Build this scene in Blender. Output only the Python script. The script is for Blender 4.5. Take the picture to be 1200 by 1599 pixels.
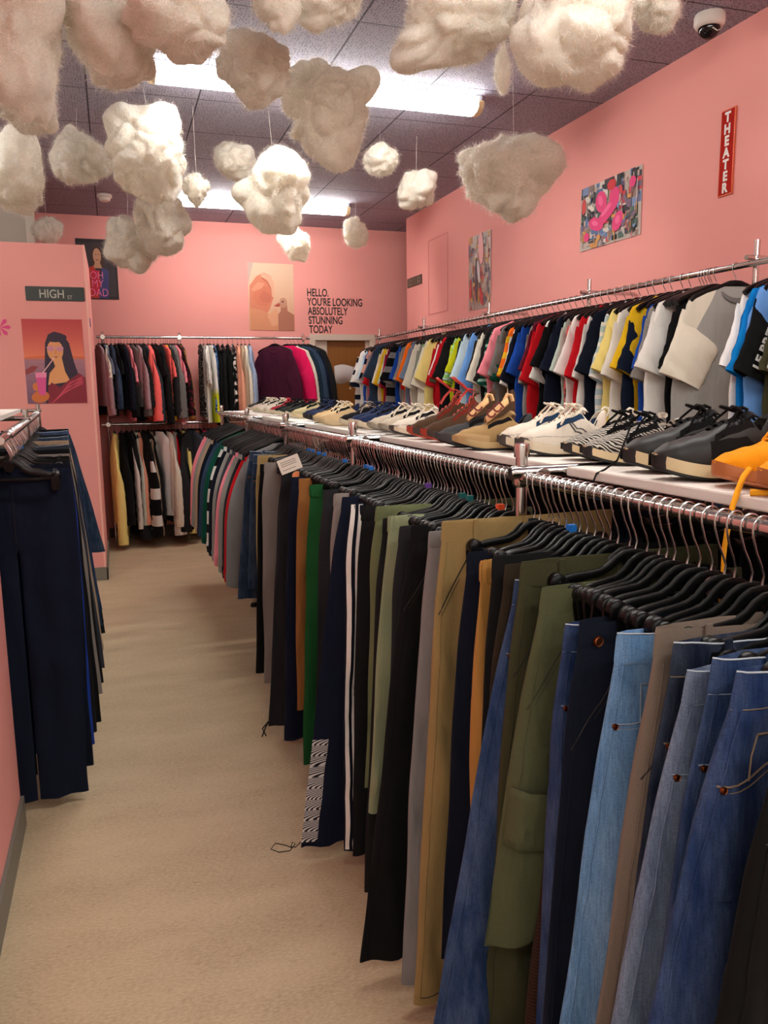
import bpy, bmesh, math, random
from math import sin, cos, pi, radians, sqrt
from mathutils import Vector, Matrix, Quaternion, noise

for _o in list(bpy.data.objects):
    bpy.data.objects.remove(_o)
SC = bpy.context.scene
COL = SC.collection

# ------------------------------------------------------------------ camera
YAW, PITCH, ROLL, FPX = .323435, .154748, -.01341, 1242.4
_fw = Vector((sin(YAW)*cos(PITCH), cos(YAW)*cos(PITCH), -sin(PITCH)))
_rt = Vector((cos(YAW), -sin(YAW), 0)); _up = _rt.cross(_fw)
_r = _rt*cos(ROLL) + _up*sin(ROLL); _u = -_rt*sin(ROLL) + _up*cos(ROLL)
cam_data = bpy.data.cameras.new('camera'); cam = bpy.data.objects.new('camera', cam_data); COL.objects.link(cam)
cam_data.sensor_fit = 'HORIZONTAL'; cam_data.sensor_width = 36; cam_data.lens = 36*FPX/1200
cam_data.clip_start = .05; cam_data.clip_end = 60
cam.matrix_world = Matrix(((_r.x, _u.x, -_fw.x, 0), (_r.y, _u.y, -_fw.y, 0), (_r.z, _u.z, -_fw.z, 1.5), (0, 0, 0, 1)))
SC.camera = cam
# ------------------------------------------------------------------ world, exposure, lamp strength
W = bpy.data.worlds.new('world'); SC.world = W; W.use_nodes = True
W.node_tree.nodes['Background'].inputs[0].default_value = (1, .9, .82, 1)
W.node_tree.nodes['Background'].inputs[1].default_value = .02
SC.view_settings.view_transform = 'Standard'
try: SC.view_settings.look = 'None'
except Exception: pass
SC.view_settings.exposure = 0.86; SC.view_settings.gamma = 1.0; SC.view_settings.use_curve_mapping = False
LAMP = 20.0          # emission of the fluorescent diffusers
LAMP_COL = (1.0, .975, .89)
CEIL = 3.2

# ------------------------------------------------------------------ colour + materials
def lin(c):
    c = c/255
    return c/12.92 if c <= .04045 else ((c+.055)/1.055)**2.4
def rgb(t): return (lin(t[0]), lin(t[1]), lin(t[2]), 1)
MATS = {}
def base_mat(name):
    m = bpy.data.materials.new(name); m.use_nodes = True
    nt = m.node_tree; b = nt.nodes['Principled BSDF']
    return m, nt, b
def N(nt, kind, **kw):
    n = nt.nodes.new(kind)
    for k, v in kw.items(): setattr(n, k, v)
    return n
def plain(name, c, rough=.5, metal=0, spec=None, coat=0):
    key = ('p', name)
    if key in MATS: return MATS[key]
    m, nt, b = base_mat(name)
    b.inputs['Base Color'].default_value = rgb(c); b.inputs['Roughness'].default_value = rough; b.inputs['Metallic'].default_value = metal
    if spec is not None: b.inputs['Specular IOR Level'].default_value = spec
    # fine procedural surface grain
    tc = N(nt, 'ShaderNodeTexCoord'); nz = N(nt, 'ShaderNodeTexNoise'); nz.inputs['Scale'].default_value = 60
    nt.links.new(tc.outputs['Object'], nz.inputs['Vector'])
    bp = N(nt, 'ShaderNodeBump'); bp.inputs['Strength'].default_value = .03; bp.inputs['Distance'].default_value = .002
    nt.links.new(nz.outputs['Fac'], bp.inputs['Height']); nt.links.new(bp.outputs['Normal'], b.inputs['Normal'])
    MATS[key] = m
    return m
def fab(c, kind='plain', c2=(235, 235, 230), scale=30):
    key = ('f', tuple(c), kind, tuple(c2), scale)
    if key in MATS: return MATS[key]
    m, nt, b = base_mat('cloth_'+kind)
    L = nt.links.new
    b.inputs['Roughness'].default_value = .93; b.inputs['Specular IOR Level'].default_value = .1
    try: b.inputs['Sheen Weight'].default_value = .02
    except Exception: pass
    tc = N(nt, 'ShaderNodeTexCoord')
    big = N(nt, 'ShaderNodeTexNoise'); big.inputs['Scale'].default_value = 9; big.inputs['Detail'].default_value = 4
    mp = N(nt, 'ShaderNodeMapping'); mp.inputs['Scale'].default_value = (1, 1, .35)
    L(tc.outputs['Object'], mp.inputs['Vector']); L(mp.outputs['Vector'], big.inputs['Vector'])
    fine = N(nt, 'ShaderNodeTexNoise'); fine.inputs['Scale'].default_value = 420; fine.inputs['Detail'].default_value = 2
    L(tc.outputs['Object'], fine.inputs['Vector'])
    col = None
    if kind == 'denim':
        light = tuple(min(255, int(x*1.0+ (255-x)*.22)) for x in c)
        mid = N(nt, 'ShaderNodeTexNoise'); mid.inputs['Scale'].default_value = 55; mid.inputs['Detail'].default_value = 5
        mp2 = N(nt, 'ShaderNodeMapping'); mp2.inputs['Scale'].default_value = (1, 1, .22)
        L(tc.outputs['Object'], mp2.inputs['Vector']); L(mp2.outputs['Vector'], mid.inputs['Vector'])
        r1 = N(nt, 'ShaderNodeMapRange'); r1.inputs[1].default_value = .38; r1.inputs[2].default_value = .75
        L(mid.outputs['Fac'], r1.inputs[0])
        r2 = N(nt, 'ShaderNodeMapRange'); r2.inputs[1].default_value = .4; r2.inputs[2].default_value = .7; r2.inputs[4].default_value = .5
        L(big.outputs['Fac'], r2.inputs[0])
        ad = N(nt, 'ShaderNodeMath', operation='MULTIPLY_ADD'); L(r1.outputs[0], ad.inputs[0]); ad.inputs[1].default_value = .5; L(r2.outputs[0], ad.inputs[2])
        mx = N(nt, 'ShaderNodeMixRGB'); mx.inputs[1].default_value = rgb(c); mx.inputs[2].default_value = rgb(light); L(ad.outputs[0], mx.inputs[0])
        tw = N(nt, 'ShaderNodeTexNoise'); tw.inputs['Scale'].default_value = 1; tw.inputs['Detail'].default_value = 2
        m3 = N(nt, 'ShaderNodeMapping'); m3.inputs['Scale'].default_value = (240, 240, 900); L(tc.outputs['Object'], m3.inputs['Vector']); L(m3.outputs['Vector'], tw.inputs['Vector'])
        m4 = N(nt, 'ShaderNodeMapping'); m4.inputs['Scale'].default_value = (420, 420, 30); L(tc.outputs['Object'], m4.inputs['Vector'])
        tv = N(nt, 'ShaderNodeTexNoise'); tv.inputs['Scale'].default_value = 1; L(m4.outputs['Vector'], tv.inputs['Vector'])
        sm = N(nt, 'ShaderNodeMath', operation='ADD'); L(tw.outputs['Fac'], sm.inputs[0]); L(tv.outputs['Fac'], sm.inputs[1])
        rg = N(nt, 'ShaderNodeMapRange'); rg.inputs[1].default_value = .7; rg.inputs[2].default_value = 1.3; rg.inputs[3].default_value = .72; rg.inputs[4].default_value = 1.32; L(sm.outputs[0], rg.inputs[0])
        mv = N(nt, 'ShaderNodeVectorMath', operation='SCALE'); L(mx.outputs[0], mv.inputs[0]); L(rg.outputs[0], mv.inputs['Scale'])
        col = mv.outputs[0]
    elif kind == 'stripe':
        sp = N(nt, 'ShaderNodeSeparateXYZ'); L(tc.outputs['Object'], sp.inputs[0])
        mu = N(nt, 'ShaderNodeMath', operation='MULTIPLY'); L(sp.outputs['Z'], mu.inputs[0]); mu.inputs[1].default_value = scale
        fr = N(nt, 'ShaderNodeMath', operation='FRACT'); L(mu.outputs[0], fr.inputs[0])
        gt = N(nt, 'ShaderNodeMath', operation='GREATER_THAN'); L(fr.outputs[0], gt.inputs[0]); gt.inputs[1].default_value = .6
        mx = N(nt, 'ShaderNodeMixRGB'); mx.inputs[1].default_value = rgb(c); mx.inputs[2].default_value = rgb(c2); L(gt.outputs[0], mx.inputs[0])
        col = mx.outputs[0]
    elif kind == 'grid':
        sp = N(nt, 'ShaderNodeSeparateXYZ'); L(tc.outputs['Object'], sp.inputs[0])
        outs = []
        for ax in 'XZ':
            mu = N(nt, 'ShaderNodeMath', operation='MULTIPLY'); L(sp.outputs[ax], mu.inputs[0]); mu.inputs[1].default_value = scale
            fr = N(nt, 'ShaderNodeMath', operation='FRACT'); L(mu.outputs[0], fr.inputs[0])
            gt = N(nt, 'ShaderNodeMath', operation='GREATER_THAN'); L(fr.outputs[0], gt.inputs[0]); gt.inputs[1].default_value = .88
            outs.append(gt)
        mxm = N(nt, 'ShaderNodeMath', operation='MAXIMUM'); L(outs[0].outputs[0], mxm.inputs[0]); L(outs[1].outputs[0], mxm.inputs[1])
        mx = N(nt, 'ShaderNodeMixRGB'); mx.inputs[1].default_value = rgb(c); mx.inputs[2].default_value = rgb(c2); L(mxm.outputs[0], mx.inputs[0])
        col = mx.outputs[0]
    elif kind in ('print', 'zebra', 'tape'):
        if kind == 'print':
            nz = N(nt, 'ShaderNodeTexNoise'); nz.inputs['Scale'].default_value = scale; nz.inputs['Detail'].default_value = 2; out = 'Fac'; th = .54
            L(tc.outputs['Object'], nz.inputs['Vector'])
        elif kind == 'zebra':
            nz = N(nt, 'ShaderNodeTexWave'); nz.inputs['Scale'].default_value = scale; nz.inputs['Distortion'].default_value = 6; out = 'Fac'; th = .5
            nz.inputs['Detail'].default_value = 1; nz.bands_direction = 'DIAGONAL'
            L(tc.outputs['Object'], nz.inputs['Vector'])
        else:
            nz = N(nt, 'ShaderNodeTexWave'); nz.inputs['Scale'].default_value = scale; nz.wave_type = 'RINGS'; out = 'Fac'; th = .45
            vm = N(nt, 'ShaderNodeMapping'); L(tc.outputs['Object'], vm.inputs['Vector'])
            vx = N(nt, 'ShaderNodeVectorMath', operation='FRACTION'); vs = N(nt, 'ShaderNodeVectorMath', operation='SCALE'); vs.inputs['Scale'].default_value = 28
            L(vm.outputs[0], vs.inputs[0]); L(vs.outputs[0], vx.inputs[0]); L(vx.outputs[0], nz.inputs['Vector'])
        gt = N(nt, 'ShaderNodeMapRange'); gt.inputs[1].default_value = th-.03; gt.inputs[2].default_value = th+.03; L(nz.outputs[out], gt.inputs[0])
        mx = N(nt, 'ShaderNodeMixRGB'); mx.inputs[1].default_value = rgb(c); mx.inputs[2].default_value = rgb(c2); L(gt.outputs[0], mx.inputs[0])
        col = mx.outputs[0]
    elif kind == 'raglan':
        sp = N(nt, 'ShaderNodeSeparateXYZ'); L(tc.outputs['Object'], sp.inputs[0])
        ab = N(nt, 'ShaderNodeMath', operation='ABSOLUTE'); L(sp.outputs['X'], ab.inputs[0])
        ma = N(nt, 'ShaderNodeMath', operation='MULTIPLY_ADD'); L(sp.outputs['Z'], ma.inputs[0]); ma.inputs[1].default_value = .52; ma.inputs[2].default_value = -.085
        sm = N(nt, 'ShaderNodeMath', operation='ADD'); L(ab.outputs[0], sm.inputs[0]); L(ma.outputs[0], sm.inputs[1])
        gt = N(nt, 'ShaderNodeMath', operation='GREATER_THAN'); L(sm.outputs[0], gt.inputs[0]); gt.inputs[1].default_value = 0
        zz = N(nt, 'ShaderNodeMath', operation='GREATER_THAN'); L(sp.outputs['Z'], zz.inputs[0]); zz.inputs[1].default_value = -.27
        an = N(nt, 'ShaderNodeMath', operation='MULTIPLY'); L(gt.outputs[0], an.inputs[0]); L(zz.outputs[0], an.inputs[1])
        mx = N(nt, 'ShaderNodeMixRGB'); mx.inputs[1].default_value = rgb(c); mx.inputs[2].default_value = rgb(c2); L(an.outputs[0], mx.inputs[0])
        col = mx.outputs[0]
    elif kind == 'dip':
        sp = N(nt, 'ShaderNodeSeparateXYZ'); L(tc.outputs['Object'], sp.inputs[0])
        r = N(nt, 'ShaderNodeMapRange'); r.inputs[1].default_value = -.48; r.inputs[2].default_value = -.55; L(sp.outputs['Z'], r.inputs[0])
        mx = N(nt, 'ShaderNodeMixRGB'); mx.inputs[1].default_value = rgb(c); mx.inputs[2].default_value = rgb(c2); L(r.outputs[0], mx.inputs[0])
        col = mx.outputs[0]
    else:
        mx = N(nt, 'ShaderNodeMixRGB'); mx.inputs[1].default_value = rgb(c)
        lt = tuple(min(255, 3+1.1*x) for x in c); mx.inputs[2].default_value = rgb(lt)
        L(fine.outputs['Fac'], mx.inputs[0]); col = mx.outputs[0]
    L(col, b.inputs['Base Color'])
    bp = N(nt, 'ShaderNodeBump'); bp.inputs['Strength'].default_value = .25; bp.inputs['Distance'].default_value = .0012
    L(fine.outputs['Fac'], bp.inputs['Height'])
    bp2 = N(nt, 'ShaderNodeBump'); bp2.inputs['Strength'].default_value = .5; bp2.inputs['Distance'].default_value = .035
    L(big.outputs['Fac'], bp2.inputs['Height']); L(bp.outputs['Normal'], bp2.inputs['Normal']); L(bp2.outputs['Normal'], b.inputs['Normal'])
    MATS[key] = m
    return m
CHROME = plain('chrome_tube', (205, 203, 200), .14, 1)
STEEL = plain('hook_steel', (190, 190, 190), .25, 1)
BLACKP = plain('black_plastic', (9, 9, 10), .34, 0, .22)
BRASS = plain('aged_copper', (150, 85, 50), .35, 1)
WHITEM = plain('white_melamine', (236, 231, 224), .45)
WHITEP = plain('white_plastic', (226, 220, 212), .4)
PINKST = plain('pink_sticker', (214, 150, 150), .5)
BLUEP = plain('blue_plastic', (25, 120, 215), .4)
LINING = fab((25, 25, 27))

# ------------------------------------------------------------------ mesh helpers
class MB:
    def __init__(s): s.v = []; s.f = []; s.mi = []; s.mats = []
    def m(s, mat):
        if mat not in s.mats: s.mats.append(mat)
        return s.mats.index(mat)
    def add(s, vs, fs, mat=None):
        o = len(s.v); s.v.extend([tuple(p) for p in vs]); i = s.m(mat) if mat else 0
        for f in fs: s.f.append(tuple(o+k for k in f)); s.mi.append(i)
    def box(s, lo, hi, mat=None):
        x0, y0, z0 = lo; x1, y1, z1 = hi
        s.add([(x0,y0,z0),(x1,y0,z0),(x1,y1,z0),(x0,y1,z0),(x0,y0,z1),(x1,y0,z1),(x1,y1,z1),(x0,y1,z1)],
              [(3,2,1,0),(4,5,6,7),(0,1,5,4),(1,2,6,5),(2,3,7,6),(3,0,4,7)], mat)
    def loft(s, rings, mat=None, cap0=True, cap1=True, closed=True):
        n = len(rings[0]); vs = [p for r in rings for p in r]; fs = []
        for a in range(len(rings)-1):
            for i in range(n if closed else n-1):
                j = (i+1) % n
                fs.append((a*n+i, a*n+j, (a+1)*n+j, (a+1)*n+i))
        if closed and cap0: fs.append(tuple(range(n-1, -1, -1)))
        if closed and cap1: fs.append(tuple((len(rings)-1)*n+i for i in range(n)))
        s.add(vs, fs, mat)
    def tube(s, path, rad, n=8, mat=None, cap=True):
        P = [Vector(p) for p in path]; rings = []
        nrm = None
        for i, p in enumerate(P):
            t = (P[min(i+1, len(P)-1)] - P[max(i-1, 0)]).normalized()
            if nrm is None:
                a = Vector((0, 0, 1)) if abs(t.z) < .9 else Vector((1, 0, 0)); nrm = t.cross(a).normalized()
            else:
                nrm = (nrm - t*nrm.dot(t))
                nrm = nrm.normalized() if nrm.length > 1e-6 else t.orthogonal().normalized()
            b = t.cross(nrm); r = rad[i] if isinstance(rad, (list, tuple)) else rad
            rings.append([p + nrm*(r*cos(2*pi*k/n)) + b*(r*sin(2*pi*k/n)) for k in range(n)])
        s.loft(rings, mat, cap, cap)
    def cyl(s, a, b, r, n=16, mat=None): s.tube([a, b], r, n, mat)
    def lathe(s, prof, c=(0, 0, 0), axis='Z', n=24, mat=None):
        rings = []
        for r, h in prof:
            ring = []
            for k in range(n):
                a = 2*pi*k/n; x, y = r*cos(a), r*sin(a)
                ring.append({'Z': (c[0]+x, c[1]+y, c[2]+h), 'Y': (c[0]+x, c[1]+h, c[2]-y), 'X': (c[0]+h, c[1]+x, c[2]+y)}[axis])
            rings.append(ring)
        s.loft(rings, mat)
    def mesh(s, name, smooth=True, bevel=0):
        me = bpy.data.meshes.new(name); me.from_pydata(s.v, [], s.f)
        for m in s.mats: me.materials.append(m)
        me.polygons.foreach_set('material_index', s.mi)
        if bevel:
            bm = bmesh.new(); bm.from_mesh(me)
            bmesh.ops.remove_doubles(bm, verts=bm.verts, dist=1e-6)
            bmesh.ops.bevel(bm, geom=list(bm.edges), offset=bevel, segments=2, affect='EDGES', clamp_overlap=True)
            bm.to_mesh(me); bm.free()
        me.polygons.foreach_set('use_smooth', [smooth]*len(me.polygons))
        if smooth:
            try: me.set_sharp_from_angle(angle=radians(50))
            except Exception: pass
        me.update()
        return me
def obj(name, me, parent=None, mat=None, loc=None, rot=None):
    o = bpy.data.objects.new(name, me); COL.objects.link(o)
    if mat is not None:
        if not me.materials: me.materials.append(mat)
        o.material_slots[0].link = 'OBJECT'; o.material_slots[0].material = mat
    if parent is not None: o.parent = parent
    if loc is not None: o.location = loc
    if rot is not None: o.rotation_euler = rot
    return o
def build(mb, name, parent=None, smooth=True, bevel=0, loc=None, rot=None):
    return obj(name, mb.mesh(name, smooth, bevel), parent, None, loc, rot)
def tag(o, label, cat, group=None):
    o['label'] = label; o['category'] = cat
    if group: o['group'] = group
    return o
def thing(name, label, cat, loc=(0, 0, 0), rz=0, group=None):
    o = bpy.data.objects.new(name, None); COL.objects.link(o); o.location = loc; o.rotation_euler = (0, 0, rz)
    o.empty_display_size = .05
    return tag(o, label, cat, group)
def struct(o): o['kind'] = 'structure'; return o
def copy_tree(o, parent=None):
    c = o.copy(); COL.objects.link(c)
    if parent is not None: c.parent = parent; c.matrix_parent_inverse = o.matrix_parent_inverse
    for ch in KIDS.get(o.name, []): copy_tree(ch, c)
    return c
KIDS = {}
def sbox(name, lo, hi, mat, bevel=0):
    mb = MB(); mb.box(lo, hi, mat); return struct(build(mb, name, None, False, bevel))
def textmesh(name, body, size, mat, parent=None, loc=(0,0,0), rot=(0,0,0), sx=1, bold=0, align='LEFT', depth=.0006):
    cu = bpy.data.curves.new(name, 'FONT'); cu.body = body; cu.size = size; cu.extrude = depth; cu.offset = bold; cu.align_x = align
    tmp = bpy.data.objects.new('tmp', cu); COL.objects.link(tmp)
    me = bpy.data.meshes.new_from_object(tmp.evaluated_get(bpy.context.evaluated_depsgraph_get()))
    bpy.data.objects.remove(tmp)
    for v in me.vertices: v.co.x *= sx
    me.name = name; me.materials.clear(); me.materials.append(mat)
    return obj(name, me, parent, None, loc, rot)
def nz3(x, y, z): return noise.noise(Vector((x, y, z)))

# ------------------------------------------------------------------ room materials
def wall_mat(name, c):
    m, nt, b = base_mat(name); L = nt.links.new
    tc = N(nt, 'ShaderNodeTexCoord'); n1 = N(nt, 'ShaderNodeTexNoise'); n1.inputs['Scale'].default_value = 1.3; n1.inputs['Detail'].default_value = 4
    L(tc.outputs['Object'], n1.inputs['Vector'])
    mx = N(nt, 'ShaderNodeMixRGB'); mx.inputs[1].default_value = rgb(tuple(x*.975 for x in c)); mx.inputs[2].default_value = rgb(tuple(min(255, x*1.02) for x in c))
    L(n1.outputs['Fac'], mx.inputs[0]); L(mx.outputs[0], b.inputs['Base Color'])
    n2 = N(nt, 'ShaderNodeTexNoise'); n2.inputs['Scale'].default_value = 160; L(tc.outputs['Object'], n2.inputs['Vector'])
    bp = N(nt, 'ShaderNodeBump'); bp.inputs['Strength'].default_value = .12; bp.inputs['Distance'].default_value = .002
    L(n2.outputs['Fac'], bp.inputs['Height']); L(bp.outputs['Normal'], b.inputs['Normal'])
    b.inputs['Roughness'].default_value = .75; b.inputs['Specular IOR Level'].default_value = .25
    return m
PINK = wall_mat('pink_paint', (240, 162, 155))
def floor_mat():
    m, nt, b = base_mat('brown_vinyl'); L = nt.links.new
    tc = N(nt, 'ShaderNodeTexCoord')
    n1 = N(nt, 'ShaderNodeTexNoise'); n1.inputs['Scale'].default_value = 2.2; n1.inputs['Detail'].default_value = 8; n1.inputs['Roughness'].default_value = .62
    n2 = N(nt, 'ShaderNodeTexNoise'); n2.inputs['Scale'].default_value = 70; n2.inputs['Detail'].default_value = 5; n2.inputs['Roughness'].default_value = .75
    n3 = N(nt, 'ShaderNodeTexNoise'); n3.inputs['Scale'].default_value = 28; n3.inputs['Detail'].default_value = 3
    mp = N(nt, 'ShaderNodeMapping'); mp.inputs['Scale'].default_value = (1, 2.4, 1); mp.inputs['Rotation'].default_value = (0, 0, .25); L(tc.outputs['Object'], mp.inputs['Vector'])
    for n in (n1, n2, n3): L(mp.outputs['Vector'], n.inputs['Vector'])
    r1 = N(nt, 'ShaderNodeMapRange'); r1.inputs[1].default_value = .3; r1.inputs[2].default_value = .72; L(n1.outputs['Fac'], r1.inputs[0])
    a = N(nt, 'ShaderNodeMixRGB'); a.inputs[1].default_value = rgb((168, 146, 116)); a.inputs[2].default_value = rgb((196, 174, 142)); L(r1.outputs[0], a.inputs[0])
    r2 = N(nt, 'ShaderNodeMapRange'); r2.inputs[1].default_value = .42; r2.inputs[2].default_value = .68; L(n2.outputs['Fac'], r2.inputs[0])
    b2 = N(nt, 'ShaderNodeMixRGB'); b2.inputs[2].default_value = rgb((222, 200, 168)); L(a.outputs[0], b2.inputs[1])
    sc = N(nt, 'ShaderNodeMath', operation='MULTIPLY'); sc.inputs[1].default_value = .6; L(r2.outputs[0], sc.inputs[0]); L(sc.outputs[0], b2.inputs[0])
    r3 = N(nt, 'ShaderNodeMapRange'); r3.inputs[1].default_value = .62; r3.inputs[2].default_value = .74; r3.inputs[4].default_value = .4; L(n3.outputs['Fac'], r3.inputs[0])
    c = N(nt, 'ShaderNodeMixRGB'); c.inputs[2].default_value = rgb((146, 124, 98)); L(b2.outputs[0], c.inputs[1]); L(r3.outputs[0], c.inputs[0])
    L(c.outputs[0], b.inputs['Base Color']); b.inputs['Roughness'].default_value = .55; b.inputs['Specular IOR Level'].default_value = .3
    bp = N(nt, 'ShaderNodeBump'); bp.inputs['Strength'].default_value = .15; bp.inputs['Distance'].default_value = .002
    L(n2.outputs['Fac'], bp.inputs['Height']); L(bp.outputs['Normal'], b.inputs['Normal'])
    return m
def ceiling_mat():
    m, nt, b = base_mat('perforated_mauve_tile'); L = nt.links.new
    tc = N(nt, 'ShaderNodeTexCoord')
    vo = N(nt, 'ShaderNodeTexVoronoi'); vo.inputs['Scale'].default_value = 62; vo.inputs['Randomness'].default_value = .55; L(tc.outputs['Object'], vo.inputs['Vector'])
    hole = N(nt, 'ShaderNodeMapRange'); hole.inputs[1].default_value = .17; hole.inputs[2].default_value = .3; L(vo.outputs['Distance'], hole.inputs[0])
    sp = N(nt, 'ShaderNodeSeparateXYZ'); L(tc.outputs['Object'], sp.inputs[0])
    masks = []
    for ax, off in (('X', .035), ('Y', .478)):
        ad = N(nt, 'ShaderNodeMath', operation='ADD'); L(sp.outputs[ax], ad.inputs[0]); ad.inputs[1].default_value = off+6.2
        dv = N(nt, 'ShaderNodeMath', operation='DIVIDE'); L(ad.outputs[0], dv.inputs[0]); dv.inputs[1].default_value = .62
        fr = N(nt, 'ShaderNodeMath', operation='FRACT'); L(dv.outputs[0], fr.inputs[0])
        ab = N(nt, 'ShaderNodeMath', operation='SUBTRACT'); ab.inputs[0].default_value = .5; L(fr.outputs[0], ab.inputs[1])
        aa = N(nt, 'ShaderNodeMath', operation='ABSOLUTE'); L(ab.outputs[0], aa.inputs[0])
        lt = N(nt, 'ShaderNodeMapRange'); lt.inputs[1].default_value = .4905; lt.inputs[2].default_value = .4955; lt.inputs[3].default_value = 1; lt.inputs[4].default_value = 0
        L(aa.outputs[0], lt.inputs[0]); masks.append(lt)
    mn = N(nt, 'ShaderNodeMath', operation='MINIMUM'); L(masks[0].outputs[0], mn.inputs[0]); L(masks[1].outputs[0], mn.inputs[1])
    mul = N(nt, 'ShaderNodeMath', operation='MINIMUM'); L(mn.outputs[0], mul.inputs[0]); L(hole.outputs[0], mul.inputs[1])
    mx = N(nt, 'ShaderNodeMixRGB'); mx.inputs[1].default_value = rgb((70, 68, 78)); mx.inputs[2].default_value = rgb((170, 166, 184)); L(mul.outputs[0], mx.inputs[0])
    L(mx.outputs[0], b.inputs['Base Color']); b.inputs['Roughness'].default_value = .8; b.inputs['Specular IOR Level'].default_value = .2
    bp = N(nt, 'ShaderNodeBump'); bp.inputs['Strength'].default_value = .6; bp.inputs['Distance'].default_value = .004
    L(mul.outputs[0], bp.inputs['Height']); L(bp.outputs['Normal'], b.inputs['Normal'])
    return m
def wood_mat(name, c1, c2):
    m, nt, b = base_mat(name); L = nt.links.new
    tc = N(nt, 'ShaderNodeTexCoord'); mp = N(nt, 'ShaderNodeMapping'); mp.inputs['Scale'].default_value = (14, 14, .8)
    n = N(nt, 'ShaderNodeTexNoise'); n.inputs['Scale'].default_value = 2; n.inputs['Detail'].default_value = 6
    L(tc.outputs['Object'], mp.inputs['Vector']); L(mp.outputs['Vector'], n.inputs['Vector'])
    mx = N(nt, 'ShaderNodeMixRGB'); mx.inputs[1].default_value = rgb(c1); mx.inputs[2].default_value = rgb(c2); L(n.outputs['Fac'], mx.inputs[0]); L(mx.outputs[0], b.inputs['Base Color'])
    b.inputs['Roughness'].default_value = .45
    return m
def lamp_mat():
    m = bpy.data.materials.new('lamp_diffuser'); m.use_nodes = True; nt = m.node_tree
    b = nt.nodes['Principled BSDF']; b.inputs['Base Color'].default_value = (.9, .9, .85, 1)
    b.inputs['Emission Color'].default_value = LAMP_COL + (1,); b.inputs['Emission Strength'].default_value = LAMP
    return m

# ------------------------------------------------------------------ room shell
FLOORM, CEILM = floor_mat(), ceiling_mat()
GREYB = plain('grey_baseboard', (120, 116, 106), .5)
CREAM = plain('cream_paint', (214, 196, 180), .5)
sbox('floor', (-2.6, -6.1, -.1), (4.2, 8.9, 0), FLOORM)
sbox('ceiling', (-2.6, -6.1, CEIL), (4.2, 8.9, CEIL+.1), CEILM)
sbox('wall_right', (2.95, -6.1, 0), (3.15, 7.96, CEIL), PINK)
sbox('wall_corner_recess', (3.95, 7.9, 0), (4.1, 8.6, CEIL), PINK)
# back wall with door opening
mb = MB()
mb.box((-2.6, 8.6, 0), (2.12, 8.75, CEIL), PINK); mb.box((2.76, 8.6, 0), (4.1, 8.75, CEIL), PINK); mb.box((2.12, 8.6, 2.05), (2.76, 8.75, CEIL), PINK)
struct(build(mb, 'wall_back', None, False))
SHOPW = wall_mat('white_paint', (236, 234, 230))
sbox('wall_front', (-2.6, -6.1, 0), (2.95, -6.0, CEIL), SHOPW)
sbox('wall_left', (-2.6, -6.0, 0), (-2.5, 8.6, CEIL), SHOPW)
sbox('wall_left_divider', (-.52, .9, 0), (-.392, 2.86, CEIL), PINK)
sbox('wall_left_partition', (-2.5, 6.66, 0), (-.135, 7.95, 2.6), PINK)
sbox('trim_partition_edge', (-.15, 6.652, .1), (-.1345, 6.668, 2.6), plain('pale_pink_edge', (250, 186, 172), .6))
sbox('wall_upper_panel', (-2.4, 7.0, 2.6), (-.56, 7.1, CEIL), plain('grey_panel', (168, 158, 146), .6))
sbox('trim_upper_panel', (-.56, 6.99, 2.602), (-.5, 7.11, CEIL), plain('grey_frame', (196, 186, 172), .6))
sbox('baseboard_divider', (-.392, .9, 0), (-.38, 2.868, .11), GREYB, .002)
sbox('baseboard_partition', (-2.5, 6.648, 0), (-.123, 6.66, .105), GREYB, .002)
sbox('baseboard_partition_side', (-.135, 6.648, 0), (-.123, 7.95, .105), GREYB, .002)
sbox('baseboard_back', (-.12, 8.588, 0), (2.06, 8.6, .1), plain('dark_baseboard', (70, 62, 56), .5))
sbox('baseboard_right', (2.938, -6.0, 0), (2.95, 7.96, .1), GREYB)
# access hatch outline on right wall
mb = MB()
for lo, hi in (((2.946, 6.88, 2.19), (2.951, 6.89, 2.88)), ((2.946, 7.345, 2.19), (2.951, 7.355, 2.88)), ((2.946, 6.88, 2.19), (2.951, 7.355, 2.197)), ((2.946, 6.88, 2.873), (2.951, 7.355, 2.88))):
    mb.box(lo, hi, plain('hatch_joint', (222, 140, 134), .7))
struct(build(mb, 'trim_wall_hatch', None, False))
# door
DOOR = bpy.data.objects.new('door_1', None); COL.objects.link(DOOR); DOOR.location = (2.44, 8.6, 0); struct(DOOR)
mb = MB(); mb.box((-.34, .05, 0), (.34, .09, 2.03), wood_mat('brown_door', (128, 78, 26), (156, 100, 38))); build(mb, 'door_leaf', DOOR, False, .003)
mb = MB()
mb.box((-.385, -.02, 0), (-.32, .1, 2.04), CREAM); mb.box((.3, -.02, 0), (.365, .1, 2.04), CREAM); mb.box((-.385, -.021, 2.02), (.365, .1, 2.085), CREAM)
mb.box((-.32, .03, 0), (-.18, .06, 2.02), CREAM); mb.box((.26, .03, 0), (.3, .06, 2.02), CREAM)
build(mb, 'door_frame', DOOR, False, .003)
mb = MB()
for x, z in ((-.1, 1.51), (.08, 1.5), (.19, 1.47)): mb.lathe([(0, -.006), (.012, -.005), (.012, 0)], (x, .05, z), 'Y', 12, CREAM)
build(mb, 'door_fixing', DOOR)
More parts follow.
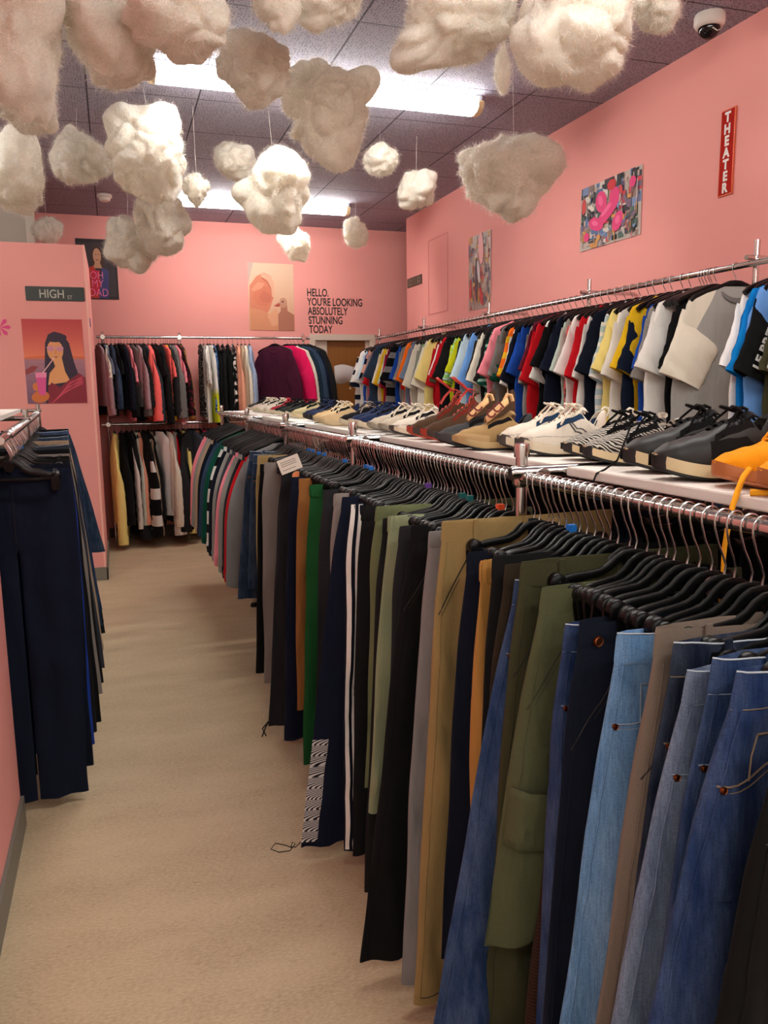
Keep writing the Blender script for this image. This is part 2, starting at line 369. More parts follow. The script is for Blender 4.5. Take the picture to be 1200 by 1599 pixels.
# paper notice on the door
mb = MB(); n = 8; ring = []
top = [(2.34+.235*i/n, 8.646-.003*sin(i), 1.745+.018*sin(i*.5)) for i in range(n+1)]; bot = [(2.345+.235*i/n, 8.646-.004*sin(i+1), 1.56-.012*sin(i*.8)) for i in range(n+1)]
v = top+bot; f = [(i, i+1, n+2+i, n+1+i) for i in range(n)]
mb.add(v, f, plain('notice_paper', (216, 206, 202), .7)); o = build(mb, 'paper_notice')
md = o.modifiers.new('thick', 'SOLIDIFY'); md.thickness = .0008
tag(o, 'blank white paper notice taped to the brown door', 'paper')

# ------------------------------------------------------------------ ceiling fixtures
LM = lamp_mat()
def fixture(x0, x1, y, label):
    t = thing('fluorescent_light', label, 'ceiling light', ((x0+x1)/2, y, CEIL), 0, 'fluorescent ceiling lights'); h = (x1-x0)/2
    mb = MB(); mb.box((-h, -.055, -.034), (h, .055, -.001), plain('fixture_white', (205, 215, 220), .5)); build(mb, 'housing', t, False, .004)
    prof = [(-.062, -.034), (-.076, -.044), (-.07, -.07), (-.048, -.09), (0, -.098), (.048, -.09), (.07, -.07), (.076, -.044), (.062, -.034)]
    mb = MB(); mb.loft([[(x, p[0], p[1]) for p in prof] for x in (-h+.035, h-.035)], LM, True, True); build(mb, 'diffuser', t)
    mb = MB()
    for s in (-1, 1):
        a, b = sorted((s*h, s*(h-.034)))
        mb.loft([[(x, p[0]*1.05, p[1]*1.04+.002) for p in prof] for x in (a, b)], plain('lamp_end_cap', (228, 205, 160), .5))
    build(mb, 'end_cap', t)
fixture(.28, 2.18, 4.62, 'long fluorescent ceiling light, nearer and larger of the two lit')
fixture(.55, 2.2, 7.5, 'far fluorescent ceiling light above the back wall')
fixture(.25, 2.15, 1.75, 'fluorescent ceiling light overhead, out of the picture')
fixture(.25, 2.15, -.9, 'fluorescent ceiling light behind the viewer')
fixture(-2.2, -.72, 4.6, 'added fill light over the left bay, an unseen ceiling fixture')  # invented fixture, added to brighten the left side
fixture(-2.2, -.3, -1.1, 'added fill light behind the viewer at left, an unseen ceiling fixture')  # invented left column, added for more light from behind the camera
fixture(.25, 2.15, -3.8, 'rearmost added fill light on the right, an unseen ceiling fixture')  # invented rear fixture, added to throw low light on the trouser fronts
fixture(-2.2, -.3, -3.8, 'rearmost added fill light on the left, an unseen ceiling fixture')  # its invented left partner, added for the same frontal fill

# dome camera, smoke detector
t = thing('dome_camera', 'white dome security camera on the ceiling at right', 'security camera', (2.75, 3.32, CEIL))
mb = MB(); mb.lathe([(0, 0), (.066, 0), (.07, -.01), (.07, -.04), (.062, -.054), (.05, -.058), (0, -.058)], n=32, mat=WHITEP); build(mb, 'housing', t)
mb = MB(); mb.lathe([(.05, -.056)] + [(.05*cos(a), -.058-.05*sin(a)) for a in [i*pi/16 for i in range(9)]], n=32, mat=plain('smoked_dome', (14, 12, 14), .06)); build(mb, 'dome', t)
mb = MB(); mb.tube([(-.02, -.046, -.075), (.0, -.056, -.09), (.022, -.046, -.078)], .0025, 6, WHITEP); build(mb, 'lens_trim', t)
t = thing('smoke_detector', 'small white smoke detector on the ceiling by the back wall', 'smoke detector', (.037, 7.69, CEIL))
mb = MB(); mb.lathe([(0, 0), (.062, 0), (.065, -.02), (.05, -.03), (0, -.032)], n=28, mat=WHITEP); build(mb, 'base', t)
mb = MB(); mb.lathe([(.05, -.028), (.045, -.05), (.03, -.056), (0, -.057)], n=28, mat=WHITEP); build(mb, 'sensor', t)

# ------------------------------------------------------------------ posters, signs, lettering
class Art:
    """flat print: layered coloured polygons in u,v (0..1) on a sheet of w x h metres, facing -Y in local space"""
    def __init__(s, w, h): s.w, s.h, s.mb, s.k = w, h, MB(), 0
    def poly(s, c, pts):
        s.k += 1; y = -.0012 - s.k*.00003
        s.mb.add([((u-.5)*s.w, y, v*s.h) for u, v in pts], [tuple(range(len(pts)))], plain('ink_%d_%d_%d' % tuple(c), c, .6))
    def rect(s, c, u0, v0, u1, v1): s.poly(c, [(u0, v0), (u1, v0), (u1, v1), (u0, v1)])
    def ell(s, c, u, v, ru, rv, rot=0, n=20):
        s.poly(c, [(u + ru*cos(a)*cos(rot) - rv*sin(a)*sin(rot)*s.h/s.w, v + ru*cos(a)*sin(rot)*s.w/s.h + rv*sin(a)*cos(rot)) for a in [2*pi*i/n for i in range(n)]])
    def line(s, c, pts, wd):
        for (a, b), (c2, d) in zip(pts, pts[1:]):
            dx, dy = (c2-a)*s.w, (d-b)*s.h; L = sqrt(dx*dx+dy*dy) or 1; nx, ny = -dy/L*wd/2/s.w, dx/L*wd/2/s.h
            s.poly(c, [(a-nx, b-ny), (c2-nx, d-ny), (c2+nx, d+ny), (a+nx, b+ny)])
    def done(s, name, label, cat, loc, rz=0, tilt=0, edge=(230, 220, 210), thick=.0012):
        s.mb.box((-s.w/2, -.0012, 0), (s.w/2, thick-.0012, s.h), plain('sheet_%d_%d_%d' % edge, edge, .6))
        o = build(s.mb, name, None, False); o.location = loc; o.rotation_euler = (0, tilt, rz)
        return tag(o, label, cat)
def mixc(a, b, t): return tuple(int(a[i]+(b[i]-a[i])*t) for i in range(3))
# woman with sunglasses at sunset (plain stand-in)
A = Art(.425, .63)
for i in range(14): A.rect(mixc((238, 128, 96), (196, 66, 70), i/13), 0, .55+.45*i/14, 1, .55+.45*(i+1)/14)
for i in range(8): A.rect(mixc((128, 92, 118), (176, 120, 132), i/7), 0, .55*i/8, 1, .55*(i+1)/8)
A.poly((222, 110, 70), [(0, .55), (.3, .57), (.5, .6), (.7, .57), (1, .56), (1, .53), (0, .53)])
A.poly((150, 60, 62), [(0, .4), (.12, .45), (.22, .44), (.14, .38), (0, .34)])
A.poly((52, 34, 56), [(.3, .0), (.3, .25), (.34, .55), (.36, .72), (.42, .82), (.52, .855), (.66, .83), (.76, .72), (.82, .5), (.9, .3), (.95, 0)])
A.ell((232, 158, 104), .52, .63, .135, .125); A.poly((236, 164, 106), [(.46, .55), (.62, .55), (.66, .38), (.74, .26), (.36, .22), (.4, .36), (.5, .44)])
A.ell((52, 34, 56), .56, .78, .17, .05, .1)
A.ell((214, 140, 160), .45, .655, .06, .032); A.ell((214, 140, 160), .6, .65, .06, .032); A.line((220, 150, 168), [(.38, .665), (.66, .665)], .008)
A.line((214, 128, 84), [(.53, .64), (.52, .585)], .006); A.line((150, 50, 50), [(.49, .55), (.55, .553)], .008)
A.poly((140, 32, 52), [(.34, 0), (.36, .2), (.42, .25), (.56, .19), (.7, .27), (.9, .36), (1, .3), (1, 0)])
for i in range(6): A.line((214, 76, 98), [(.4+.03*i, .0+.02*i), (.58+.03*i, .1+.03*i), (.95, .26+.015*i-.04*(i % 2))], .006)
A.ell((220, 120, 60), .22, .08, .15, .07, .2); A.ell((224, 124, 66), .16, .2, .06, .05)
A.poly((226, 84, 148), [(.16, .33), (.34, .33), (.31, .1), (.2, .1)]); A.poly((244, 140, 180), [(.16, .37), (.35, .37), (.34, .31), (.165, .31)])
A.line((244, 190, 190), [(.28, .36), (.5, .55)], .007)
A.done('poster', 'sunset poster of a dark-haired woman in pink sunglasses, below the street sign', 'poster', (-.404, 6.655, 1.417), 0, 0)
# street sign HIGH ST
t = thing('street_sign', 'dark green street sign reading HIGH ST on the pink partition', 'sign', (-.365, 6.652, 2.182))
mb = MB(); mb.box((-.207, -.004, 0), (.207, .004, .104), plain('sign_green_black', (28, 34, 30), .4)); build(mb, 'plate', t, False, .0035)
SG = plain('sign_grey', (176, 170, 156), .5)
textmesh('lettering', 'HIGH', .088, SG, t, (-.115, -.0055, .021), (pi/2, 0, 0), .84, .0008)
textmesh('lettering', 'ST', .04, SG, t, (.083, -.0055, .014), (pi/2, 0, 0), .85)
# OH MY DAD poster (plain stand-in figure)
A = Art(.375, .575)
A.rect((40, 33, 36), 0, 0, 1, 1); A.rect((58, 48, 54), .05, .05, .95, .94)
A.poly((70, 42, 30), [(.34, .5), (.36, .75), (.42, .86), (.52, .9), (.62, .86), (.66, .7), (.68, .52)])
A.ell((204, 150, 118), .51, .72, .1, .13); A.poly((200, 146, 112), [(.45, .62), (.57, .62), (.62, .52), (.4, .52)])
A.poly((196, 50, 36), [(.2, .02), (.22, .5), (.4, .56), (.6, .3), (.55, .02)]); A.poly((62, 62, 118), [(.5, .02), (.58, .4), (.62, .54), (.78, .48), (.74, .02)])
A.poly((210, 30, 64), [(.34, .1), (.36, .48), (.56, .48), (.5, .1)])
A.line((90, 60, 50), [(.46, .75), (.5, .745)], .006); A.line((90, 60, 50), [(.54, .745), (.58, .75)], .006); A.line((150, 60, 56), [(.47, .655), (.55, .655)], .008)
p = A.done('poster', 'black poster with neon words OH MY DAD over a robed figure', 'poster', (-.068, 8.596, 2.405), 0, 0, (40, 33, 36))
NEON = plain('neon_pink_ink', (250, 130, 180), .5)
for k, (s, z, x) in enumerate((('OH', .195, -.075), ('MY', .115, -.065), ('DAD', .03, -.09))):
    textmesh('lettering', s, .105, NEON, p, (x, -.006, z), (pi/2, 0, 0), .8, -.0012)
# two pale birds poster
A = Art(.485, .69)
for i in range(12): A.rect(mixc((216, 164, 132), (228, 192, 164), i/11), 0, i/12, 1, (i+1)/12)
A.poly((200, 168, 156), [(.0, .68), (.12, 1), (0, 1)])
A.poly((212, 126, 96), [(.02, .3), (.03, .66), (.18, .8), (.34, .86), (.5, .82), (.57, .7), (.55, .5), (.46, .32), (.4, .26)])
A.poly((208, 118, 88), [(.1, .5), (.2, .64), (.4, .66), (.52, .56), (.5, .44), (.38, .36), (.2, .38)]); A.poly((199, 108, 84), [(.22, .5), (.34, .6), (.5, .52), (.46, .42), (.3, .42)]); A.poly((224, 146, 114), [(.06, .6), (.22, .72), (.36, .7), (.3, .63), (.14, .58)])
A.line((184, 92, 68), [(.3, .78), (.42, .72), (.5, .6), (.52, .48)], .01); A.poly((222, 166, 138), [(.3, .86), (.5, .82), (.57, .7), (.55, .5), (.51, .5), (.5, .64), (.42, .75), (.28, .8)])
A.poly((214, 142, 104), [(.02, .0), (.02, .34), (.3, .3), (.5, .22), (.72, .16), (.7, 0)])
A.poly((222, 160, 124), [(.4, .22), (.6, .34), (.66, .24), (.7, .1), (.5, .06)])
A.poly((176, 112, 88), [(.64, .0), (.64, .24), (.7, .3), (.7, .4), (.84, .4), (.85, .3), (1, .24), (1, 0)])
A.ell((196, 142, 116), .76, .42, .085, .075); A.poly((178, 74, 62), [(.54, .365), (.66, .42), (.7, .38), (.66, .355)]); A.ell((60, 30, 26), .75, .435, .02, .013)
A.done('poster', 'poster of two peach-coloured birds beside the wall lettering', 'poster', (1.652, 8.596, 2.12), 0, .008)
# wall lettering
t = thing('wall_lettering', 'black wall lettering reading hello you are looking absolutely stunning today', 'wall lettering', (2.04, 8.6, 2.1))
INK = plain('black_vinyl', (24, 20, 20), .5)
for k, s in enumerate(('HELLO.', "YOU'RE LOOKING", 'ABSOLUTELY', 'STUNNING', 'TODAY')):
    textmesh('text_line', s, .113, INK, t, (.004*k, -.002, .385-.0965*k), (pi/2, 0, 0), .665, .0022)
# collage poster with pink shapes (plain stand-in)
def collage(w, h, seed, n, pal, pink):
    R = random.Random(seed); A = Art(w, h); A.rect((190, 176, 168), 0, 0, 1, 1)
    for i in range(n):
        u, v = R.uniform(0, .93), R.uniform(0, .93); du, dv = R.uniform(.03, .12), R.uniform(.03, .2)
        A.rect(R.choice(pal), u, v, min(1, u+du), min(1, v+dv))
    for i in range(n//2):
        u, v = R.uniform(.03, .97), R.uniform(.1, .97); A.line(R.choice(pal), [(u, v), (u+R.uniform(-.02, .02), max(0, v-R.uniform(.05, .3)))], .007)
    for i in range(n//4):
        A.ell(R.choice(pal), R.uniform(.08, .92), R.uniform(.1, .9), R.uniform(.02, .06), R.uniform(.02, .05), R.uniform(0, 3))
    for p in pink: A.ell(*p)
    return A
PAL = [(60, 54, 60), (40, 40, 48), (120, 140, 180), (84, 112, 160), (210, 200, 190), (224, 214, 206), (206, 60, 70), (216, 150, 70), (150, 120, 110), (70, 100, 90), (196, 170, 160), (120, 96, 120), (30, 26, 30)]
PKD, PKL = (226, 52, 120), (240, 96, 150)
A = collage(.635, .385, 4, 170, PAL, [(PKD, .5, .5, .2, .11, .5), (PKL, .47, .53, .1, .04, .5), (PKD, .38, .68, .09, .17, .5), (PKL, .37, .7, .035, .09, .5), (PKD, .6, .7, .08, .13, -.7), (PKD, .3, .36, .13, .1, -.3), (PKL, .28, .38, .06, .04, -.3),
     (PKD, .66, .3, .1, .12, .8), (PKL, .66, .32, .04, .06, .8), (PKD, .88, .8, .05, .08, 0), (PKD, .14, .2, .05, .07, 0), ((206, 40, 50), .55, .88, .07, .08, 0), ((206, 60, 60), .08, .7, .04, .12, 0)])
A.done('poster', 'graffiti collage poster with bright pink rounded shapes, on the right wall', 'poster', (2.946, 4.376, 2.357), -pi/2, 0)
PAL2 = [(196, 170, 160), (214, 196, 186), (214, 96, 84), (196, 60, 60), (110, 96, 104), (86, 74, 84), (150, 140, 150), (222, 150, 140), (130, 118, 140), (206, 190, 180), (190, 130, 100), (214, 160, 70)]
A = collage(.42, .6, 9, 150, PAL2, [((236, 170, 170), .6, .8, .11, .22, .05), ((74, 60, 70), .4, .4, .06, .3, 0), ((214, 200, 200), .5, .5, .06, .16, .2), ((200, 60, 56), .12, .25, .06, .1, 0), ((196, 52, 52), .62, .16, .07, .12, .2)])
A.done('poster', 'narrow abstract poster of red and grey brushstrokes on the right wall', 'poster', (2.946, 6.21, 2.142), -pi/2, 0)
# THEATER sign
t = thing('theater_sign', 'tall red sign with vertical white letters THEATER on the right wall', 'sign', (2.945, 3.385, 2.42))
t.rotation_euler = (0, 0, -pi/2)
mb = MB(); mb.box((-.05, -.004, 0), (.05, .004, .408), plain('sign_orange_edge', (222, 92, 40), .4)); build(mb, 'plate', t, False, .002)
mb = MB(); mb.box((-.043, -.0052, .007), (.043, -.003, .401), plain('sign_red', (176, 34, 24), .8, 0, .1)); build(mb, 'panel', t, False)
for k, ch in enumerate('THEATER'):
    textmesh('letter', ch, .062, plain('letter_white', (232, 224, 216), .5), t, (0, -.0062, .348-.0552*k), (pi/2, 0, 0), .95, .0028, 'CENTER')
# small plaque near the corner
t = thing('wall_plaque', 'small dark plaque with two lines of pale lettering near the corner', 'sign', (2.946, 7.725, 2.508)); t.rotation_euler = (0, 0, -pi/2)
mb = MB(); mb.box((-.2, -.004, 0), (.2, .004, .092), plain('plaque_brown', (74, 62, 50), .5)); build(mb, 'plate', t, False, .002)
mb = MB(); R = random.Random(3); PL = plain('plaque_letter', (150, 136, 116), .5)
for row in (.05, .014):
    x = -.165
    while x < .16:
        w = R.uniform(.012, .022)
        if R.random() > .15: mb.box((x, -.0052, row), (x+w*.35, -.003, row+.028), PL); mb.box((x, -.0052, row+R.choice((0, .012, .023))), (x+w, -.003, row+.028 if R.random() > .7 else row+.006 + R.choice((0, .012)) + .004), PL)
        x += w+.007
build(mb, 'lettering', t, False)
# scribble on partition edge, pink splash at far left
mb = MB(); R = random.Random(8); pts = [( .0, R.uniform(-.05, .05), R.uniform(-.035, .035)) for i in range(16)]
mb.tube([(-.1325, 6.78+p[1]*1.6, 2.03+p[2]) for p in pts], .003, 5, plain('blue_ink', (70, 74, 150), .6)); tag(build(mb, 'ink_scribble'), 'blue scribble on the edge of the pink partition', 'wall mark')
mb = MB(); BR = plain('hot_pink_ink', (226, 60, 130), .6)
for i in range(7):
    a = i*2*pi/7; mb.add([(-.765, 6.657, 1.985), (-.765+.06*cos(a-.25), 6.656, 1.985+.06*sin(a-.25)), (-.765+.075*cos(a), 6.656, 1.985+.075*sin(a)), (-.765+.06*cos(a+.25), 6.656, 1.985+.06*sin(a+.25))], [(0, 1, 2, 3)], BR)
o = build(mb, 'flower_sticker', None, False); md = o.modifiers.new('thick', 'SOLIDIFY'); md.thickness = .001
tag(o, 'pink flower sticker at the left edge of the partition', 'sticker')

# ------------------------------------------------------------------ cotton clouds
def wool_mat():
    m = bpy.data.materials.new('cotton_wool'); m.use_nodes = True; nt = m.node_tree; L = nt.links.new
    out = nt.nodes['Material Output']; b = nt.nodes['Principled BSDF']; b.inputs['Base Color'].default_value = rgb((236, 230, 220)); b.inputs['Subsurface Weight'].default_value = .8; b.inputs['Subsurface Radius'].default_value = (1, .9, .8); b.inputs['Subsurface Scale'].default_value = .035; b.inputs['Roughness'].default_value = 1; b.inputs['Specular IOR Level'].default_value = 0
    tr = N(nt, 'ShaderNodeBsdfTranslucent'); tr.inputs['Color'].default_value = rgb((240, 230, 214))
    tc = N(nt, 'ShaderNodeTexCoord'); n = N(nt, 'ShaderNodeTexNoise'); n.inputs['Scale'].default_value = 1; n.inputs['Detail'].default_value = 3; n.inputs['Roughness'].default_value = .6; n.inputs['Distortion'].default_value = 2.5
    wm = N(nt, 'ShaderNodeMapping'); wm.inputs['Scale'].default_value = (150, 40, 90); wn = N(nt, 'ShaderNodeTexNoise'); wn.inputs['Scale'].default_value = 6; wa = N(nt, 'ShaderNodeVectorMath', operation='MULTIPLY_ADD'); wa.inputs[1].default_value = (.25, .25, .25)
    L(tc.outputs['Object'], wn.inputs['Vector']); L(wn.outputs['Color'], wa.inputs[0]); L(tc.outputs['Object'], wa.inputs[2]); L(wa.outputs[0], wm.inputs['Vector']); L(wm.outputs[0], n.inputs['Vector'])
    bp = N(nt, 'ShaderNodeBump'); bp.inputs['Strength'].default_value = .6; bp.inputs['Distance'].default_value = .012; L(n.outputs['Fac'], bp.inputs['Height'])
    L(bp.outputs['Normal'], b.inputs['Normal'])
    mx = N(nt, 'ShaderNodeMixShader'); mx.inputs[0].default_value = .36; L(b.outputs[0], mx.inputs[1]); L(tr.outputs[0], mx.inputs[2]); L(mx.outputs[0], out.inputs['Surface'])
    return m
def fuzz_mat():
    m = bpy.data.materials.new('cotton_fibre'); m.use_nodes = True; nt = m.node_tree; L = nt.links.new
    out = nt.nodes['Material Output']; b = nt.nodes['Principled BSDF']; b.inputs['Base Color'].default_value = rgb((244, 238, 228)); b.inputs['Roughness'].default_value = 1; b.inputs['Specular IOR Level'].default_value = 0
    tr = N(nt, 'ShaderNodeBsdfTranslucent'); tr.inputs['Color'].default_value = rgb((250, 242, 230))
    mx = N(nt, 'ShaderNodeMixShader'); mx.inputs[0].default_value = .55; L(b.outputs[0], mx.inputs[1]); L(tr.outputs[0], mx.inputs[2])
    tp = N(nt, 'ShaderNodeBsdfTransparent'); m2 = N(nt, 'ShaderNodeMixShader'); m2.inputs[0].default_value = .35; L(mx.outputs[0], m2.inputs[1]); L(tp.outputs[0], m2.inputs[2])
    L(m2.outputs[0], out.inputs['Surface'])
    return m
WOOL, FUZZ = wool_mat(), fuzz_mat()
THREAD = plain('nylon_thread', (226, 214, 206), .4)
def ico(sub):
    bm = bmesh.new(); bmesh.ops.create_icosphere(bm, subdivisions=sub, radius=1); v = [x.co.copy() for x in bm.verts]; bm.verts.index_update()
    f = [tuple(q.index for q in x.verts) for x in bm.faces]; bm.free(); return v, f
ICO5, ICO6 = ico(5), ico(6)
VR = Vector((cos(YAW), -sin(YAW), 0)); VF = Vector((sin(YAW), cos(YAW), 0)); VU = Vector((0, 0, 1))
SH1, SH2 = Vector((17.3, 5.1, 2.7)), Vector((-8.2, 11.9, 6.4))
def cloud(x, y, z, w, h, label, lobes=(), seed=1, depth=None, hook=True):
    """lobes: (right, up, amplitude, sharpness) bulges; wool tufts pulled out of the ball"""
    R = random.Random(seed*77+5); t = thing('cotton_cloud', label, 'cloud decoration', (x, y, z), 0, 'cotton wool clouds')
    V, F = ICO6 if w > .3 else ICO5
    d = depth or (w+h)/2*.9
    lb = [(Vector((a[0]*VR.x, a[0]*VR.y, 0)) + VU*a[1], a[2], a[3]) for a in lobes]
    for k in range(7):
        q = Vector((R.gauss(0, 1), R.gauss(0, 1), R.gauss(0, 1))).normalized(); lb.append((q, R.uniform(.08, .3), R.uniform(4, 11)))
    lb = [(q.normalized(), a, s) for q, a, s in lb]
    off = Vector((R.uniform(-50, 50), R.uniform(-50, 50), R.uniform(-50, 50)))
    pts = []; mnx = mxx = mnz = mxz = 0
    for v in V:
        r = .82
        for q, a, s in lb: r += a*math.exp(s*(v.dot(q)-1))
        q3 = v*1.4+off*.7; wv = v + .25*Vector((noise.noise(q3), noise.noise(q3+SH1), noise.noise(q3+SH2)))
        r += .16*noise.noise(wv*1.3+off)
        r += .34*abs(noise.noise(wv*1.7+off*1.3))
        r += .055*noise.noise(wv*3.6+off*.6) + .03*abs(noise.noise(wv*7+off)) + .022*noise.noise(wv*15+off)
        p = v*r; pts.append(p)
    rx = [p.dot(VR) for p in pts]; rz = [p.z for p in pts]; sx = w/(max(rx)-min(rx)); sz = h/(max(rz)-min(rz)); cx = (max(rx)+min(rx))/2; cz = (max(rz)+min(rz))/2
    out = [VR*((p.dot(VR)-cx)*sx) + VF*(p.dot(VF)*d/2) + VU*((p.z-cz)*sz) for p in pts]
    mb = MB(); mb.add(out, F, WOOL)
    me = mb.mesh('wool_body'); body = obj('wool_body', me, t)
    # loose fibres
    fb = MB(); nf = int(2500 + 15000*min(1, w*h/.15)); rnd = R.random; vs_, fs_ = [], []; NV = len(out); vn = me.vertices
    for k in range(nf):
        i = int(rnd()*NV); p = out[i]; nrm = vn[i].normal
        q = Vector((rnd()-.5, rnd()-.5, rnd()-.5)); tg = q - nrm*q.dot(nrm); tg.normalize()
        ln = (.008 + .034*rnd()**3 + .012*rnd())*(1 + .9*min(1, w)); d1 = tg + nrm*(rnd()*1.1); d1.normalize(); sd = d1.cross(nrm); sd.normalize(); b2 = sd*((rnd()-.5)*1.6) - nrm*(rnd()*.7); wd = .00025+.00055*rnd()
        a = p - nrm*.003; q1 = a + d1*(ln*.5); d2 = d1 + b2; d2.normalize(); q2 = q1 + d2*(ln*.5); e = sd*wd; o_ = len(vs_)
        vs_ += [a-e, a+e, q1+e*.8, q1-e*.8, q2]; fs_ += [(o_, o_+1, o_+2, o_+3), (o_+3, o_+2, o_+4)]
    fb.add(vs_, fs_, FUZZ)
    o = build(fb, 'fuzz', t); o['kind'] = 'stuff'
    if hook:
        top = max((p for p in out if abs(p.dot(VR)) < w*.12 and abs(p.dot(VF)) < d*.25), key=lambda p: p.z, default=Vector((0, 0, h/2)))
        hb = MB(); hb.cyl((top.x*.3, top.y*.3, top.z-.03), (0, 0, CEIL-z-.018), .0007, 5, THREAD); build(hb, 'thread', t)
        hb = MB(); hb.tube([(0, 0, CEIL-z)] + [(.008*sin(a), 0, CEIL-z-.012-.008*cos(a)+.004) for a in [i*pi/6 for i in range(9)]], .0013, 5, STEEL); build(hb, 'hook', t)
    return t
CL = [
 (-.20,3.04,2.62,.29,.46,'huge cotton cloud filling the top left corner of the picture',((.4,.5,.2,5),(-.3,-.6,.2,5))),
 (-.27,3.62,2.63,.25,.24,'ragged cotton cloud tucked below the huge top left cloud',((.3,-.6,.3,6),)),
 (.07,3.15,2.72,.31,.33,'large cotton cloud just right of the huge corner cloud',((.5,-.5,.25,6),(-.5,.4,.2,5))),
 (.28,2.93,2.72,.35,.25,'broad cotton cloud at the top, left of the light fitting',((.6,-.4,.25,6),(-.7,.1,.3,5))),
 (.63,3.49,2.80,.31,.30,'round cotton cloud in front of the left end of the near light',((0,1,.25,12),(-.7,.2,.15,6))),
 (-.43,4.9,2.70,.30,.47,'tall cotton cloud cut by the left picture edge below the corner ones',()),
 (-.10,5.41,2.91,.37,.34,'pale rounded cotton cloud hanging left of the double-peaked one',((-.7,-.2,.2,7),)),
 (.267,4.95,2.83,.46,.55,'double-peaked cotton cloud with two lumps on top',((-.65,.75,.7,9),(.5,.9,.75,10),(.1,-.9,.3,5))),
 (.365,5.4,2.575,.36,.47,'oblong cotton cloud directly beneath the double-peaked one',((.1,1,.2,6),(.3,-.8,.2,6))),
 (.18,5.69,2.45,.36,.37,'lowest left cotton cloud overlapping the black neon poster',((.3,-.9,.25,7),(-.6,.6,.2,6))),
 (.56,5.18,2.70,.17,.20,'tiny grey cotton tuft left of the far light fitting',((0,-1,.4,12),(.8,.1,.3,9))),
 (.87,5.63,3.01,.28,.25,'small grey cotton cloud high between the two light fittings',()),
 (1.01,5.14,2.72,.50,.54,'big bright cotton cloud in front of the far light fitting',((-.95,-.05,.8,16),(.6,.5,.3,5),(.3,-.9,.3,6))),
 (1.04,3.79,2.75,.46,.51,'heart-shaped cotton cloud in front of the near light',((-.7,.6,.4,7),(.95,.75,.7,14),(.3,-1,.6,7))),
 (1.78,5.29,3.00,.24,.21,'small round cotton cloud on a hook beside the heart-shaped one',()),
 (2.06,5.34,2.83,.27,.26,'small fluffy cotton ball hung left of the long cotton cloud',()),
 (1.71,7.69,2.85,.33,.33,'little white cotton cloud above the bird poster',((-.8,.3,.25,7),(.5,-.8,.25,7))),
 (2.20,7.26,2.91,.23,.27,'little white cotton cloud nearest the far room corner',((.9,0,.2,9),)),
 (1.98,3.81,2.54,.54,.43,'long cotton cloud pointing right, in front of the pink right wall',((.95,.2,.6,8),(-.7,.2,.25,5),(.4,-.75,.35,7))),
 (-.41,6.98,2.75,.24,.21,'faint cotton cloud resting behind the partition top',()),
 (.64,3.03,2.85,.17,.19,'small cotton cloud at the top edge, left of its twin',((.2,-1,.4,10),)),
 (.84,3.08,2.90,.26,.19,'small cotton cloud at the top edge, over the perforated tiles',((-.3,-1,.4,10),)),
 (1.28,2.94,2.85,.47,.36,'wide cotton cloud at the top with a hanging wisp at left',((-.75,-.85,.5,16),(.9,-.1,.2,5))),
 (1.59,2.63,2.72,.42,.38,'brightest large cotton cloud at the top, right of centre',((-.4,-.7,.2,5),(.4,-.75,.2,5))),
 (2.00,2.73,2.90,.21,.20,'cotton cloud at the top edge nearest the dome camera',((.4,-.9,.4,9),)),
]
for k, c in enumerate(CL): cloud(*c[:6], c[6], k+1)
cloud(1.83, 3.62, 2.985, .075, .24, 'thin twisted cotton wisp at the right end of the near light', ((0, 1, .6, 10),), 60, .06)

# ------------------------------------------------------------------ rack parts
def rail_rings(mb, a, b, r=.0125): mb.cyl(a, b, r, 18, CHROME)
def joint(mb, p, r=.02):
    x, y, z = p; mb.lathe([(0, -.022), (r*.8, -.022), (r, -.016), (r, .016), (r*.8, .022), (0, .022)], p, 'Z', 16, CHROME)
RX, RZ = .85, 1.30; BX = 1.36
rack = thing('clothes_rack', 'long chrome clothes rack with shelves, right of the aisle', 'clothes rack', (RX, 3.5, 0))
POSTS = [.25, 1.57, 2.89, 4.14, 5.42, 6.75]
def P(x, y, z): return (x-RX, y-3.5, z)
for x in (RX, BX):
    for y0, y1 in zip(POSTS, POSTS[1:]):
        mb = MB(); rail_rings(mb, P(x, y0+.02, RZ), P(x, y1-.02, RZ)); build(mb, 'rail', rack)
    for y in POSTS:
        mb = MB(); mb.cyl(P(x, y, .03), P(x, y, 1.345), .0135, 18, CHROME); q = P(x, y, 1.345)
        mb.lathe([(0, .03), (.0165, .03), (.0175, .027), (.0175, 0), (0, 0)], q, 'Z', 20, CHROME); po = build(mb, 'post', rack)
        mb = MB(); mb.lathe([(0, 0), (.028, 0), (.03, .012), (.018, .03), (0, .03)], P(x, y, 0), 'Z', 18, BLACKP); build(mb, 'foot', po)
        mb = MB(); joint(mb, P(x, y, RZ)); mb.lathe([(0, -.03), (.012, -.03), (.015, -.02), (.015, .02), (0, .03)], P(x, y, RZ), 'Y', 14, CHROME); build(mb, 'clamp', rack)
for y in POSTS:
    mb = MB(); mb.tube([P(RX-.035, y-.012, 1.312), P(RX-.03, y-.012, 1.312), P(BX+.03, y-.012, 1.312), P(BX+.035, y-.012, 1.312)], [.011, .0145, .0145, .011], 16, CHROME)
    mb.lathe([(0, -.018), (.016, -.018), (.016, .018), (0, .018)], P(RX+.04, y-.012, 1.305), 'Y', 14, CHROME); build(mb, 'cross_bar', rack)
SHZ = 1.322
names = ['nearest white shelf board, under the black sneakers', 'second white shelf board, under the white sneakers and boots', 'third white shelf board, under the navy and tan shoes', 'fourth white shelf board, toward the back wall', 'farthest white shelf board at the rack end']
